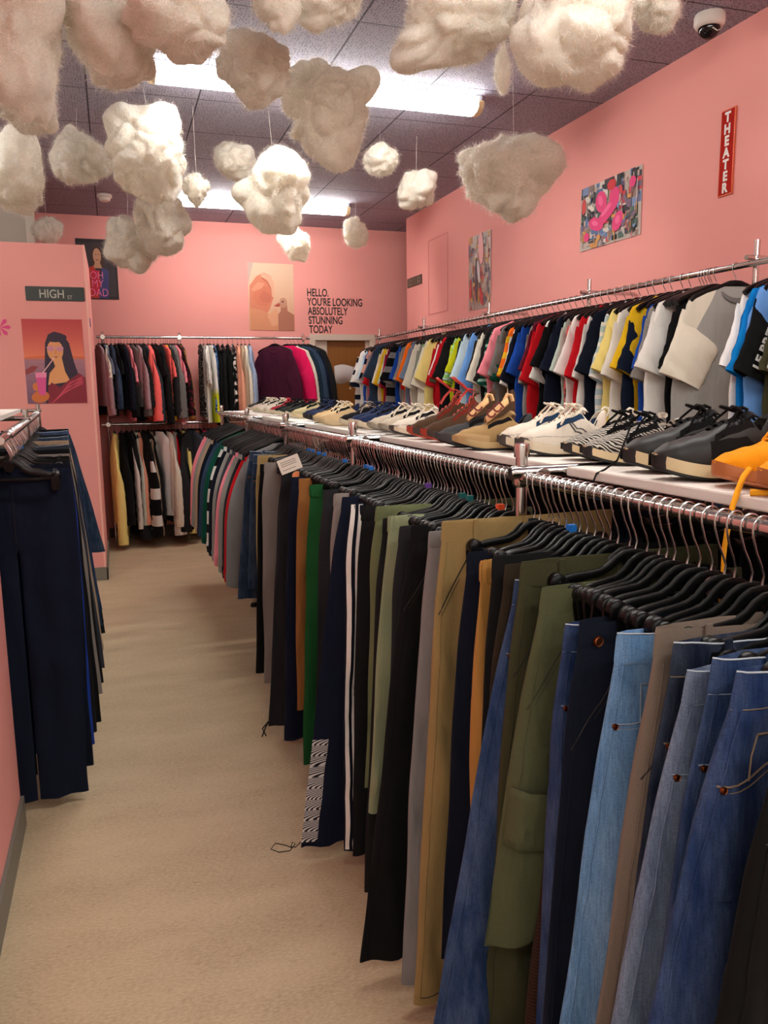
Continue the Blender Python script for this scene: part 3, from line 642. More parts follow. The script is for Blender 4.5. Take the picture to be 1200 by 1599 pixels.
for (y0, y1), nm in zip(zip(POSTS, POSTS[1:]), names):
    mb = MB(); mb.box((RX+.095, y0+.03, SHZ-.02), (BX+.03, y1-.03, SHZ), WHITEM); tag(build(mb, 'shelf_board', None, False, .002), nm, 'shelf', 'shoe shelves on the rack')

# ------------------------------------------------------------------ hangers
def rect_sweep(mb, pts, hy, hz, mat):
    rings = []
    for i, (x, z) in enumerate(pts):
        a = pts[max(i-1, 0)]; b = pts[min(i+1, len(pts)-1)]; tx, tz = b[0]-a[0], b[1]-a[1]; l = sqrt(tx*tx+tz*tz); nx, nz_ = -tz/l, tx/l
        ring = []
        for sx, sy in ((-1, -.6), (-.6, -1), (.6, -1), (1, -.6), (1, .6), (.6, 1), (-.6, 1), (-1, .6)):
            ring.append((x+nx*hz*sx, hy*sy, z+nz_*hz*sx))
        rings.append(ring)
    mb.loft(rings, mat)
def hook_mesh(drop, r=.0017):
    mb = MB(); pts = [(-.0195*sin(a), 0, -.0195*cos(a)*-1 - .0) for a in [radians(d) for d in range(-140, 96, 14)]]
    pts = [(.0165*cos(a), 0, .0165*sin(a)) for a in [radians(d) for d in range(-35, 190, 15)]]
    k = drop/.07; pts += [(-.0155, 0, -.012), (-.009, 0, -.026*k), (.0, 0, -.04*k), (.006, 0, -.052*k), (.003, 0, -.064*k), (0, 0, -drop)]
    mb.tube(pts, r, 6, STEEL); return mb.mesh('hook')
def clip_hanger_body():
    mb = MB(); half = [(0, -.09), (.016, -.092), (.03, -.1), (.044, -.114), (.062, -.124), (.085, -.128), (.11, -.131), (.132, -.136), (.14, -.143)]
    pts = [(-x, z) for x, z in reversed(half)] + half[1:]
    rect_sweep(mb, pts, .0042, .0068, BLACKP)
    rect_sweep(mb, [(-.14, -.143), (-.08, -.148), (.08, -.148), (.14, -.143)], .0045, .004, BLACKP)
    mb.lathe([(0, -.005), (.016, -.005), (.017, 0), (.016, .005), (0, .005)], (0, 0, -.105), 'Y', 16, BLACKP)
    return mb.mesh('hanger_body')
def clip_mesh():
    mb = MB()
    mb.lathe([(0, -.012), (.012, -.012), (.0155, -.008), (.0155, .008), (.012, .012), (0, .012)], (0, 0, -.132), 'Y', 16, BLACKP)
    for s in (-1, 1):
        rings = []
        for z, w, y in ((-.132, .012, .011), (-.145, .0135, .012), (-.165, .0125, .009), (-.178, .011, .0085)):
            rings.append([(-w, s*y-.003, z), (w, s*y-.003, z), (w, s*y+.003, z), (-w, s*y+.003, z)])
        mb.loft(rings, BLACKP)
    return mb.mesh('clip')
def tee_hanger_body():
    mb = MB(); half = [(0, -.068), (.025, -.07), (.05, -.08), (.09, -.096), (.14, -.112), (.185, -.13), (.205, -.148)]
    pts = [(-x, z) for x, z in reversed(half)] + half[1:]
    rect_sweep(mb, pts, .009, .011, BLACKP)
    return mb.mesh('hanger_body')
HOOK, HOOKL, CBODY, CLIP, TBODY = hook_mesh(.07), hook_mesh(.094), clip_hanger_body(), clip_mesh(), tee_hanger_body()
mbs = MB(); mbs.lathe([(0, -.0066), (.015, -.0066), (.015, -.0052), (0, -.0052)], (0, 0, -.107), 'Y', 18, PINKST); STICK = mbs.mesh('sticker')
mbs = MB(); mbs.box((-.008, -.007, -.088), (.008, .007, -.074), BLUEP); SIZER = mbs.mesh('size_clip', False)
def clip_hanger(x, y, z, rz, label, group, sticker=False, sizer=None, clips=True, roll=0):
    t = thing('clip_hanger', label, 'hanger', (x, y, z), rz, group); t.rotation_euler = (0, roll, rz)
    obj('hook', HOOKL, t); obj('hanger_body', CBODY, t)
    if clips:
        for s in (-1, 1): obj('clip', CLIP, t, None, (s*.142, 0, -.006))
    if sticker: obj('sticker', STICK, t)
    if sizer: obj('size_clip', SIZER, t, sizer)
    return t
def tee_hanger(x, y, z, rz, label, group):
    t = thing('shirt_hanger', label, 'hanger', (x, y, z), rz, group)
    obj('hook', HOOK, t); obj('hanger_body', TBODY, t)
    return t

# ------------------------------------------------------------------ trousers
def lerp(a, b, t): return a+(b-a)*t
def sstep(t): t = max(0, min(1, t)); return t*t*(3-2*t)
class Trousers:
    def __init__(s, length, hemL, hemR, seed=1, ww=.2, rise=.26, hem_w=.11, nring=46, n=24, fold=1.0, thick=.017, bell=0):
        """hemL / hemR: outer hem offsets (m from centre). local: z=0 waist top, x across, -y faces viewer"""
        s.L, s.hL, s.hR, s.seed, s.ww, s.rise, s.hem_w, s.fold, s.thick, s.bell = length, hemL, hemR, seed, ww, rise, hem_w, fold, thick, bell
        s.n, s.nr = n, nring
    def outer(s, z, side):
        t = -z/s.L; hip = s.ww+.012*sstep(-z/.2); hem = s.hL if side < 0 else s.hR
        w = lerp(hip, hem, max(0, (t-.02))/.98) if hem > hip else lerp(hip, hem, sstep((t-.1)/.9))
        return w + .006*nz3(z*4, side*3.1, s.seed*1.7)*s.fold
    def inner(s, z, side):
        t = max(0, (-z-s.rise)/(s.L-s.rise)); o = s.outer(z, side)
        legw = lerp(s.outer(-s.rise, side)-.004, s.hem_w*2, min(1, t*1.15)) + s.bell*max(0, t-.6)
        return max(.004, o-legw)
    def disp(s, x, z, face):
        k = s.seed*3.7
        d = .013*nz3(x*13+k, z*2.4, face+k) + .006*nz3(x*24+z*9, z*8+k, face*2+k) - .007*(1-abs(nz3(x*7+z*3+k, z*6-x*5, face+2*k))*2.6)*min(1, max(0, -z*2-.2)) + .006*sin(x*60+4*nz3(z*2, k, 0)+k)*(.4+.6*min(1, -z/.3))
        d += .0022*nz3(x*60, z*45+k, face+k)
        return d*s.fold*min(1, .25 + -z/.1)
    def pt(s, i, z, leg, face):
        """i in 0..1 across a piece"""
        e = -cos(pi*i)
        if leg == 0: x0, x1 = -s.outer(z, -1), s.outer(z, 1)
        elif leg < 0: x0, x1 = -s.outer(z, -1), -s.inner(z, -1)
        else: x0, x1 = s.inner(z, 1), s.outer(z, 1)
        c, h = (x0+x1)/2, (x1-x0)/2; x = c+h*e
        th = s.thick*(.65+.35*sstep(-z/.2)) if leg == 0 else s.thick*lerp(1, .8, -z/s.L)
        y = face*th*sqrt(max(0, 1-e**4)) - s.disp(x, z, face)*(1 if face < 0 else -.6)*sqrt(max(0, 1-e**6))
        return (x, y, z)
    def front(s, i, z, leg=-1, lift=.0012):
        if -z < s.rise: 
            # map leg fraction into whole width
            x0, x1 = -s.outer(z, -1), 0; x = lerp(x0, x1, i); W = s.outer(z, -1); e = x/W
            th = s.thick*(.65+.35*sstep(-z/.2)); y = -th*sqrt(max(0, 1-e**4)) - s.disp(x, z, -1)*sqrt(max(0, 1-e**6))
            return (x, y-lift, z)
        x0, x1 = -s.outer(z, -1), -s.inner(z, -1); c, h = (x0+x1)/2, (x1-x0)/2; x = lerp(x0, x1, i); e = (x-c)/h
        y = -s.thick*lerp(1, .8, -z/s.L)*sqrt(max(0, 1-e**4)) - s.disp(x, z, -1)*sqrt(max(0, 1-e**6))
        return (x, y-lift, z)
    def mesh(s, mat, top=-.036):
        n = s.n; h = n//2; V = []; F = []
        nb = max(6, int(s.nr*s.rise/s.L)); prev = None
        for a in range(nb+1):
            z = lerp(top, -s.rise, a/nb)
            ring = [s.pt(i/n, z, 0, -1) for i in range(n+1)] + [s.pt(i/n, z, 0, 1) for i in range(n-1, 0, -1)]
            o = len(V); V += ring; m = len(ring)
            if prev is not None: F += [(prev+i, prev+(i+1) % m, o+(i+1) % m, o+i) for i in range(m)]
            prev = o
        base = prev
        bk = lambda i: base + n + (n-i)          # back index for i in 1..n-1
        for leg in (-1, 1):
            if leg < 0: ring0 = [base+i for i in range(0, h+1)] + [bk(i) for i in range(h, 0, -1)]
            else: ring0 = [base+i for i in range(h, n+1)] + [bk(i) for i in range(n-1, h-1, -1)]
            m = len(ring0); prevr = ring0; nl = s.nr-nb
            for a in range(1, nl+1):
                z = lerp(-s.rise, -s.L, a/nl)
                if leg < 0: ring = [s.pt(i/h, z, -1, -1) for i in range(h+1)] + [s.pt(i/h, z, -1, 1) for i in range(h, 0, -1)]
                else: ring = [s.pt(i/h, z, 1, -1) for i in range(h+1)] + [s.pt(i/h, z, 1, 1) for i in range(h-1, -1, -1)]
                # keep inner pair apart
                o = len(V); V += ring; cur = [o+i for i in range(m)]
                F += [(prevr[i], prevr[(i+1) % m], cur[(i+1) % m], cur[i]) for i in range(m)]
                prevr = cur
            # turned hem inside
            o = len(V); V += [(lerp(V[k][0], sum(V[q][0] for q in prevr)/m, .06), V[k][1]*.8, V[k][2]+.012) for k in prevr]; cur = [o+i for i in range(m)]
            F += [(prevr[i], prevr[(i+1) % m], cur[(i+1) % m], cur[i]) for i in range(m)]
            F.append(tuple(cur))
        mb = MB(); mb.add(V, F, mat); return mb.mesh('legs')
    def band(s, mat, hgt=.042, puff=.0015, ruffle=0):
        n = 40 if not ruffle else 120; mb = MB(); rings = []
        def ring(z, off):
            pts = []
            for k in range(n):
                a = 2*pi*k/n; e = -cos(a); face = -1 if sin(a) > 0 else 1
                W = s.outer(min(0, z), -1)+off; th = s.thick*.65+off
                rf = ruffle*sin(k*1.7+s.seed) if ruffle else 0
                sag = .007*(1-e*e)*(1 if face < 0 else .3)*s.fold      # the waist sags between the clips
                pts.append((W*e, face*(th*sqrt(max(0, 1-abs(e)**3)) + rf), z-sag + .002*nz3(e*5, face, s.seed)))
            return pts
        rings = [ring(-hgt, puff*.3), ring(-hgt+.004, puff), ring(-.006, puff), ring(0, 0), ring(-.002, -.002), ring(-.045, -.003)]
        mb.loft(rings, mat, False, False); return mb.mesh('waistband')

def deep(d, k=.9): return {n: tuple(int(c*k) for c in v) if n not in ('white', 'red') else v for n, v in d.items()}
DK = deep(dict(
 black=(19, 19, 20), black2=(25, 25, 26), softblack=(30, 29, 30), navy=(18, 23, 36), navy2=(20, 26, 44), inkblue=(22, 30, 48), charcoal=(40, 41, 44), slate=(58, 62, 70), grey=(112, 108, 106), midgrey=(128, 126, 126), lgrey=(150, 146, 140), mel=(140, 132, 126),
 khaki=(150, 126, 82), sand=(172, 146, 98), taupe=(118, 104, 94), olive=(82, 84, 58), dolive=(62, 60, 40), dbrown=(50, 43, 32), brown=(60, 38, 28), cord=(46, 28, 24), mustard=(176, 128, 66), tan=(148, 100, 54), sage=(140, 148, 116), gkhaki=(104, 112, 78), green=(28, 84, 42),
 lblue=(98, 138, 184), mblue=(36, 56, 96), blue=(29, 48, 90), dblue=(17, 26, 46), wash=(100, 114, 140), red=(168, 22, 26), white=(218, 214, 208), royal=(30, 60, 150), denim=(34, 52, 78), pinkish=(190, 130, 124), beige=(176, 150, 126)))
STITCH_O = plain('amber_thread', (126, 104, 84), .7); STITCH_W = plain('pale_thread', (128, 142, 160), .7); STITCH_R = plain('faded_edge', (168, 178, 190), .8); STITCH_D = plain('dark_thread', (30, 28, 26), .8)
def seam(parent, tr, pts, mat, name='stitching', r=.0012):
    mb = MB(); mb.tube(pts, r, 5, mat); return build(mb, name, parent)
def disc(parent, name, p, r, mat):
    mb = MB(); mb.lathe([(0, -.0035), (r*.6, -.0035), (r*.75, -.002), (r, -.003), (r, 0), (0, 0)], p, 'Y', 16, mat); return build(mb, name, parent)
def trousers(y, zt, hx, hz, mat, label, opts='', seed=1, cx=RX, band=None, group='trousers on the front rail', hemw=.105, name='trousers', right=None, rz=0, ww=None, fold=1.0, bell=0, stitch=None, thick=.017):
    hi = y < 1.75 and cx == RX
    L = zt-hz; hemL = cx-hx
    thick = .022 if hi else thick
    tr = Trousers(L, hemL, right if right else hemL*.9, seed, ww or ((cx-.645 if 'N' not in opts else .165) if cx == RX else .19), .27 if L > .6 else .24, hemw, 80 if hi else 44, 44 if hi else 24, fold, thick, bell)
    t = thing(name, label, 'trousers' if name != 'jeans' else 'jeans', (cx, y, zt), rz, group)
    obj('legs', tr.mesh(mat), t)
    el = 'E' in opts
    obj('waistband', tr.band(band or mat, .042, .0015 if not el else .003, .0016 if el else 0), t)
    st = stitch or STITCH_D
    if 'J' in opts or 'P' in opts:
        for k, i in enumerate((.34, .9)):
            W = tr.outer(0, -1); x = lerp(-W, 0, i); e = x/W; yy = -(tr.thick*.65)*sqrt(max(0, 1-abs(e)**3))-.004
            mb = MB(); mb.box((x-.006, yy-.002, -.05), (x+.006, yy+.001, .002), mat); build(mb, 'belt_loop', t, False, .0008)
        # front pocket opening
        if 'J' in opts: pk = [tr.front(.03+.46*sin(q/14*pi/2), -.128-.006*sin(q/14*pi)+.085*(1-cos(q/14*pi/2))) for q in range(15)]
        else: pk = [tr.front(lerp(.34, .03, q/10), lerp(-.045, -.2, q/10)) for q in range(11)]
        seam(t, tr, pk, st, 'pocket_seam', .0013)
        pk2 = [(p[0]+.004, p[1]-.0002, p[2]-.008) for p in pk]; seam(t, tr, pk2, st, 'pocket_seam', .0007)
        seam(t, tr, [tr.front(.05, lerp(-.045, -L+.02, q/60), -1, .0004) for q in range(61)], mat, 'side_seam', .0017)
        if 'J' in opts:
            rim = []
            for q in range(41):
                e = -1 + 2*q/40; rim.append((tr.outer(0, -1)*e, -(tr.thick*.65+.0008)*sqrt(max(0, 1-abs(e)**3)), .0008-.007*(1-e*e)*tr.fold + .002*nz3(e*5, -1, tr.seed)))
            seam(t, tr, rim, STITCH_R, 'worn_rim', .0013)
            seam(t, tr, [tr.front(lerp(.0, 1, q/12), -.043) for q in range(13)], st, 'stitching', .0007)
            seam(t, tr, [tr.front(.2, -.076), tr.front(.2, -.1), tr.front(.21, -.128)], st, 'coin_pocket', .0012)
            seam(t, tr, [tr.front(lerp(.2, .45, q/5), -.075) for q in range(6)], st, 'coin_pocket', .0016)
            disc(t, 'rivet', tr.front(.06, -.132, -1, .001), .0046, BRASS); disc(t, 'rivet', tr.front(.46, -.052, -1, .001), .004, BRASS)
        if 'B' in opts: disc(t, 'button', tr.front(.12, -.03, -1, .003), .0085, BRASS)
        seam(t, tr, [tr.front(.985, z, -1, .0015) for z in (-.05, -.1, -.15, -.2, -.25)], st, 'fly_seam', .0012)
    if 'H' in opts: seam(t, tr, [tr.front(q/14, -L+.022) for q in range(15)], st, 'hem_stitch', .001)
    if 'S' in opts:
        Wm = fab(DK['white'])
        for i in (.02, .13, .24):
            mb = MB(); pts = [lerp(-.0, -L+.01, q/50) - .004 for q in range(51)]
            lft = [tr.front(i, z, -1, .0018) for z in pts]; rgt = [tr.front(i+.06, z, -1, .0018) for z in pts]
            mb.add(lft+rgt, [(k, k+1, 51+k+1, 51+k) for k in range(50)], Wm); build(mb, 'side_stripe', t)
    if 'K' in opts:   # cargo patch pocket on the thigh
        zs = [lerp(-.36, -.62, q/12) for q in range(13)]
        mb = MB(); g = [[tr.front(lerp(.02, .97, i/10), z, -1, .006 if 0 < i < 10 and -.61 < z < -.37 else .001) for i in range(11)] for z in zs]
        vs = [p for r_ in g for p in r_]; mb.add(vs, [(a*11+i, a*11+i+1, (a+1)*11+i+1, (a+1)*11+i) for a in range(12) for i in range(10)], mat); build(mb, 'cargo_pocket', t)
        zs = [lerp(-.33, -.43, q/6) for q in range(7)]; mb = MB()
        g = [[tr.front(lerp(.0, .99, i/10), z-.05*(i/10), -1, .016) for i in range(11)] for z in zs]
        vs = [p for r_ in g for p in r_]; mb.add(vs, [(a*11+i, a*11+i+1, (a+1)*11+i+1, (a+1)*11+i) for a in range(6) for i in range(10)], mat)
        fl = build(mb, 'pocket_flap', t); md = fl.modifiers.new('thick', 'SOLIDIFY'); md.thickness = .004
        seam(t, tr, [tr.front(q/10*.95+.02, -.42-.05*q/10, -1, .0172) for q in range(11)], st, 'stitching', .0012)
        for dx in (.36, .42): seam(t, tr, [tr.front(dx, lerp(-.05, -.34, q/14), -1, .0015) for q in range(15)], st, 'stitching', .0013)
    if 'T' in opts:   # patterned tape up the lower outseam
        zs = [lerp(-L+.02, -L+.36, q/20) for q in range(21)]; mb = MB()
        lf = [(-tr.outer(z, -1)-.0012, -.004, z) for z in zs]; rg = [tr.front(.2, z, -1, .002) for z in zs]
        mb.add(lf+rg, [(k, k+1, 22+k, 21+k) for k in range(20)], fab((30, 30, 36), 'tape', (206, 204, 204), 3)); build(mb, 'side_tape', t)
    if 'C' in opts:   # drawcord at the hem
        x0 = -tr.outer(-L, -1); mb = MB()
        mb.tube([(x0, 0, -L+.02), (x0-.02, -.01, -L+.012), (x0-.035, -.015, -L+.02), (x0-.03, -.015, -L+.035), (x0-.02, -.012, -L+.025), (x0-.04, -.02, -L+.01), (x0-.075, -.02, -L+.012), (x0-.1, -.02, -L+.028), (x0-.085, -.02, -L+.045), (x0-.055, -.015, -L+.03), (x0-.03, -.01, -L+.012)], .0016, 6, BLACKP)
        build(mb, 'drawcord', t)
    if 'D' in opts:   # short cord ends
        x0 = -tr.outer(-L, -1)
        for k in (0, 1):
            mb = MB(); mb.tube([(x0+.005, -.006, -L+.03), (x0-.015-.012*k, -.012, -L+.0), (x0-.03+.018*k, -.014, -L-.035)], .003, 6, BLACKP); build(mb, 'drawcord', t)
    return t
F_ = fab; J = 'denim'
# y, waist z, hem x, hem z, material, label, options
TL = [
 (.615,1.147,.45,.06, F_((15, 14, 14)), 'nearest black jeans at the bottom right corner', 'J', 'jeans', STITCH_D),
 (.686,1.179,.40,.10, F_(DK['blue'],J), 'dark blue jeans directly behind the nearest black pair', 'J', 'jeans', STITCH_O),
 (.725,1.182,.52,.12, F_(DK['mblue'],J), 'mid blue jeans with pale waist edge, second blue pair', 'J', 'jeans', STITCH_W),
 (.766,1.153,.45,.12, F_(DK['wash'],J,scale=31), 'pale washed jeans with worn seams and copper rivet', 'J', 'jeans', STITCH_W),
 (.790,1.181,.52,.15, F_(DK['dblue'],J), 'inky blue jeans with orange rivet behind the pale washed pair', 'J', 'jeans', STITCH_O),
 (.828,1.190,.53,.17, F_(DK['taupe']), 'taupe trousers just right of the sky blue jeans', 'P', 'trousers', STITCH_D),
 (.909,1.158,.52,.12, F_(DK['lblue'],J), 'sky blue jeans with coin pocket showing, brightest pair', 'J', 'jeans', STITCH_W),
 (1.000,1.151,.57,.14, F_(DK['navy']), 'blue-black trousers with a copper waist button', 'PB', 'trousers', STITCH_D),
 (1.046,1.132,.60,.3, F_(DK['blue'],J), 'thin edge of blue jeans left of the copper-button trousers', 'J', 'jeans', STITCH_W),
 (1.076,1.12,.575,.12, F_(DK['cord'],'stripe',(58,36,30),160), 'dark brown corduroy trousers right of the olive cargo pair', 'N', 'trousers', STITCH_D),
 (1.121,1.173,.546,.548, F_(DK['olive']), 'cropped olive cargo trousers with big thigh pocket', 'PK', 'trousers', plain('olive_thread', (52, 52, 36), .8)),
 (1.187,1.203,.575,.30, F_(DK['dolive']), 'faded olive trousers peeking above the flared blue jeans', 'P', 'trousers', STITCH_D),
 (1.212,1.165,.44,.06, F_(DK['mblue'],J), 'long flared blue jeans with faded knee left of the cargo', 'J', 'jeans', STITCH_W),
 (1.250,1.184,.574,.25, F_(DK['dbrown']), 'dark olive-brown trousers with ribbed pocket edge', 'P', 'trousers', STITCH_D),
 (1.300,1.189,.60,.2, F_(DK['black2']), 'black trousers between the olive-brown and mustard pairs', '', 'trousers', STITCH_D),
 (1.351,1.171,.625,.5, F_(DK['mustard']), 'mustard yellow trousers with gathered waist', 'E', 'trousers', STITCH_D),
 (1.410,1.176,.585,.3, F_(DK['navy']), 'dark navy trousers right of the khaki chinos', '', 'trousers', STITCH_D),
 (1.530,1.220,.57,.10, F_(DK['khaki']), 'khaki chinos held by one black clip, raised highest', 'PH', 'trousers', STITCH_D),
 (1.610,1.185,.565,.09, F_(DK['midgrey']), 'light grey trousers hidden left of the khaki chinos', '', 'trousers', STITCH_D),
 (1.725,1.179,.50,.08, F_(DK['black']), 'wide black trousers with long hem, left of the grey pair', 'P', 'trousers', STITCH_D),
 (1.803,1.165,.585,.3, F_(DK['charcoal']), 'charcoal trousers between the black and sage pairs', '', 'trousers', STITCH_D),
 (1.890,1.178,.58,.38, F_(DK['sage']), 'sage green joggers with elastic waist', 'E', 'trousers', STITCH_D),
 (1.935,1.165,.575,.12, F_(DK['softblack']), 'soft black trousers showing below the sage joggers', '', 'trousers', STITCH_D),
 (1.985,1.19,.60,.4, F_(DK['gkhaki']), 'moss green joggers behind the sage pair', 'E', 'trousers', STITCH_D),
 (2.110,1.173,.59,.12, F_(DK['black2']), 'glossy black track trousers left of the moss joggers', 'E', 'trousers', STITCH_D),
 (2.245,1.164,.60,.055, F_(DK['navy']), 'navy track trousers with three white side stripes', 'SE', 'trousers', STITCH_D),
 (2.325,1.172,.48,.045, F_(DK['navy2']), 'wide navy trousers with patterned ankle tape and cord loop', 'TC', 'trousers', STITCH_D),
 (2.410,1.172,.61,.45, F_(DK['mel']), 'short grey marl joggers left of the striped track pair', 'E', 'trousers', STITCH_D),
 (2.550,1.168,.585,.2, F_(DK['charcoal']), 'dark charcoal trousers right of the bright green joggers', '', 'trousers', STITCH_D),
 (2.750,1.163,.59,.11, F_(DK['green']), 'bottle green joggers with elastic waist', 'E', 'trousers', STITCH_D),
 (2.935,1.166,.61,.25, F_(DK['tan']), 'tan brown trousers left of the green joggers', '', 'trousers', STITCH_D),
 (3.050,1.16,.575,.08, F_(DK['navy2']), 'navy trousers left of the tan pair', '', 'trousers', STITCH_D),
 (3.250,1.165,.55,.06, F_(DK['charcoal']), 'charcoal cargo trousers with cord ends at the ankle', 'PD', 'trousers', STITCH_D),
 (3.640,1.167,.60,.11, F_(DK['mel']), 'grey marl joggers left of the charcoal cargo pair', 'E', 'trousers', STITCH_D),
 (3.760,1.15,.585,.12, F_(DK['black']), 'black trousers almost hidden by the grey marl joggers', '', 'trousers', STITCH_D),
 (3.830,1.185,.62,.6, F_(DK['sand']), 'sand coloured shorts left of the grey marl joggers', '', 'trousers', STITCH_D),
 (3.960,1.18,.59,.5, F_(DK['denim'],J), 'denim shorts with white stitching left of the sand shorts', 'J', 'trousers', STITCH_W),
 (4.074,1.188,.555,.42, F_(DK['denim'],J), 'long blue denim shorts at the left end of the trousers', 'J', 'trousers', STITCH_O),
]
for k, (y, zt, hx, hz, mat, lab, op, nm, st) in enumerate(TL):
    trousers(y, zt, hx, hz, mat, lab, op, k+1, name=nm, stitch=st, hemw=.12 if k in (0, 1, 12, 19, 26) else .1, bell=.06 if k in (12, 19) else 0, fold=1.0 if 'E' not in op else 1.25)
# price tag and badge on the charcoal cargo pair
t = thing('price_tag', 'white swing ticket with orange badge on the charcoal cargo trousers', 'tag', (.66, 3.16, 1.2)); t.rotation_euler = (0, radians(-20), radians(-10))
mb = MB(); mb.box((-.045, -.001, -.03), (.045, .001, .03), plain('ticket_card', (222, 214, 200), .6)); build(mb, 'card', t, False)
mb = MB()
for z in (.016, .008, 0, -.016): mb.box((-.035, -.0016, z-.0012), (.03-.01*(z < 0), -.0008, z+.0012), plain('ticket_print', (120, 112, 104), .6))
build(mb, 'printing', t, False)
mb = MB(); mb.lathe([(0, -.003), (.02, -.003), (.02, .001), (0, .001)], (.01, -.002, -.055), 'Y', 20, plain('orange_badge', (224, 140, 90), .4)); build(mb, 'badge', t)
# front-rail hangers
R = random.Random(12); y = .45; k = 0
bays = [('nearest', .25, 1.57), ('second', 1.57, 2.89), ('third', 2.89, 4.14), ('fourth', 4.14, 5.42)]
CLC = {'blue': plain('size_blue', (25, 120, 215), .4), 'teal': plain('size_teal', (30, 110, 110), .4), 'orange': plain('size_orange', (240, 90, 40), .4), 'yellow': plain('size_yellow', (230, 200, 40), .4), 'purple': plain('size_purple', (110, 70, 170), .4)}
SPEC = {}
def near_idx(ys, v): return min(range(len(ys)), key=lambda i: abs(ys[i]-v))
HY = []
while y < 5.3:
    if min(abs(y-p) for p in POSTS) > .03: HY.append(y)
    y += R.uniform(.022, .031) if y < 4.2 else R.uniform(.03, .04)
for v, c in ((1.36, 'blue'), (2.76, 'blue'), (2.70, 'blue'), (2.67, 'blue'), (3.0, 'blue'), (3.32, 'blue'), (3.4, 'blue'), (3.55, 'blue'), (3.62, 'blue'), (1.66, 'orange'), (1.85, 'teal'), (1.9, 'teal'), (2.12, 'purple')): SPEC[near_idx(HY, v)] = c
STK = {near_idx(HY, v) for v in (1.38, .98, .7, 2.55, 2.2, 3.05, 1.75)}
for i, y in enumerate(HY):
    bn = next(b for b, a0, a1 in bays if a0 <= y < a1); z = RZ+.0005
    lab = 'black plastic clip hanger in the %s bay of the front rail' % bn; grp = 'clip hangers in the %s bay of the front rail' % bn
    if i in SPEC: lab = 'black clip hanger with %s size clip in the %s front bay' % (SPEC[i], bn); grp = '%s size clip hangers, %s bay' % (SPEC[i], bn)
    elif i in STK: lab = 'black clip hanger with round pink sticker in the %s front bay' % bn; grp = 'pink sticker hangers, %s bay' % bn
    clip_hanger(RX, y, z-.0008, R.gauss(0, .07), lab, grp, i in STK, CLC[SPEC[i]] if i in SPEC else None, True, R.gauss(0, .03))
# back-rail hangers and the dark clothes glimpsed under the shelf
for i in range(70):
    y = .55+i*.06 + R.uniform(-.015, .015)
    if min(abs(y-p) for p in POSTS) < .03: continue
    st = i in (3, 5, 9, 14, 20, 27)
    clip_hanger(BX, y, RZ, R.gauss(0, .1), 'black hanger with round pink sticker on the rear rail under the shelf' if st else 'black hanger on the rear rail glimpsed under the shelf', 'pink sticker hangers, rear rail' if st else 'plain hangers, rear rail', st)

RT = [Trousers(.9, .24, .23, 300+q, .19, .26, .1, 26, 16) for q in range(3)]
RTM = [(q.mesh(None), q.band(None)) for q in RT]
for i in range(56):
    y = .52+i*.075 + R.uniform(-.02, .02)
    if min(abs(y-p) for p in POSTS) < .035: continue
    lm, bm_ = RTM[i % 3]; t = thing('trousers', 'dark trousers on the rear rail, glimpsed between the front hooks', 'trousers', (BX+R.uniform(-.01, .01), y, 1.19), R.gauss(0, .06), 'dark trousers on the rear rail')
    mt = fab(R.choice([DK['black'], DK['navy'], DK['charcoal'], DK['black2'], DK['dblue'], DK['black']])); obj('legs', lm, t, mt); obj('waistband', bm_, t, mt)

# ------------------------------------------------------------------ tops
def arc_pts(cx, cz, hx, hy, n, seed, z, amp, ky=0):
    pts = []
    for k in range(n):
        a = 2*pi*k/n; e = cos(a); f = sin(a)
        x = hx*(abs(e)**.8)*(1 if e > 0 else -1); y = hy*(abs(f)**.7)*(1 if f > 0 else -1)
        d = amp*(nz3(x*9+seed*5.1, z*2.5, f*1.2+seed) + .5*sin(x*38+seed+3*nz3(z*3, seed, 0)))*min(1, abs(f)*1.5)
        pts.append((cx+x, y+d, cz))
    return pts
def top_body(seed, half=.245, length=.7, neck=.078, sho=.205, slope=.065, thick=.024, amp=.011, flare=0):
    mb = MB(); prof = [(0, neck), (-.012, neck+.02), (-.028, (neck+sho)/2), (-slope*.8, sho-.008), (-slope-.012, sho+.006), (-slope-.04, sho+.012), (-.16, half-.012), (-.24, half)]
    m = 16
    prof += [(lerp(-.24, -length, (q+1)/m), half+flare*(q+1)/m+.004*sin(q*.9+seed)) for q in range(m)]
    rings = []
    for i, (z, w) in enumerate(prof):
        t = min(1, i/6); rings.append(arc_pts(.006*sin(z*6+seed), z, w, thick*(.45+.55*t), 36, seed, z, amp*t))
    z, w = prof[-1]; rings.append([(x*.97, y*.7, zz+.02) for x, y, zz in rings[-1]])
    mb.loft(rings, None, False, True)
    return mb.mesh('body')
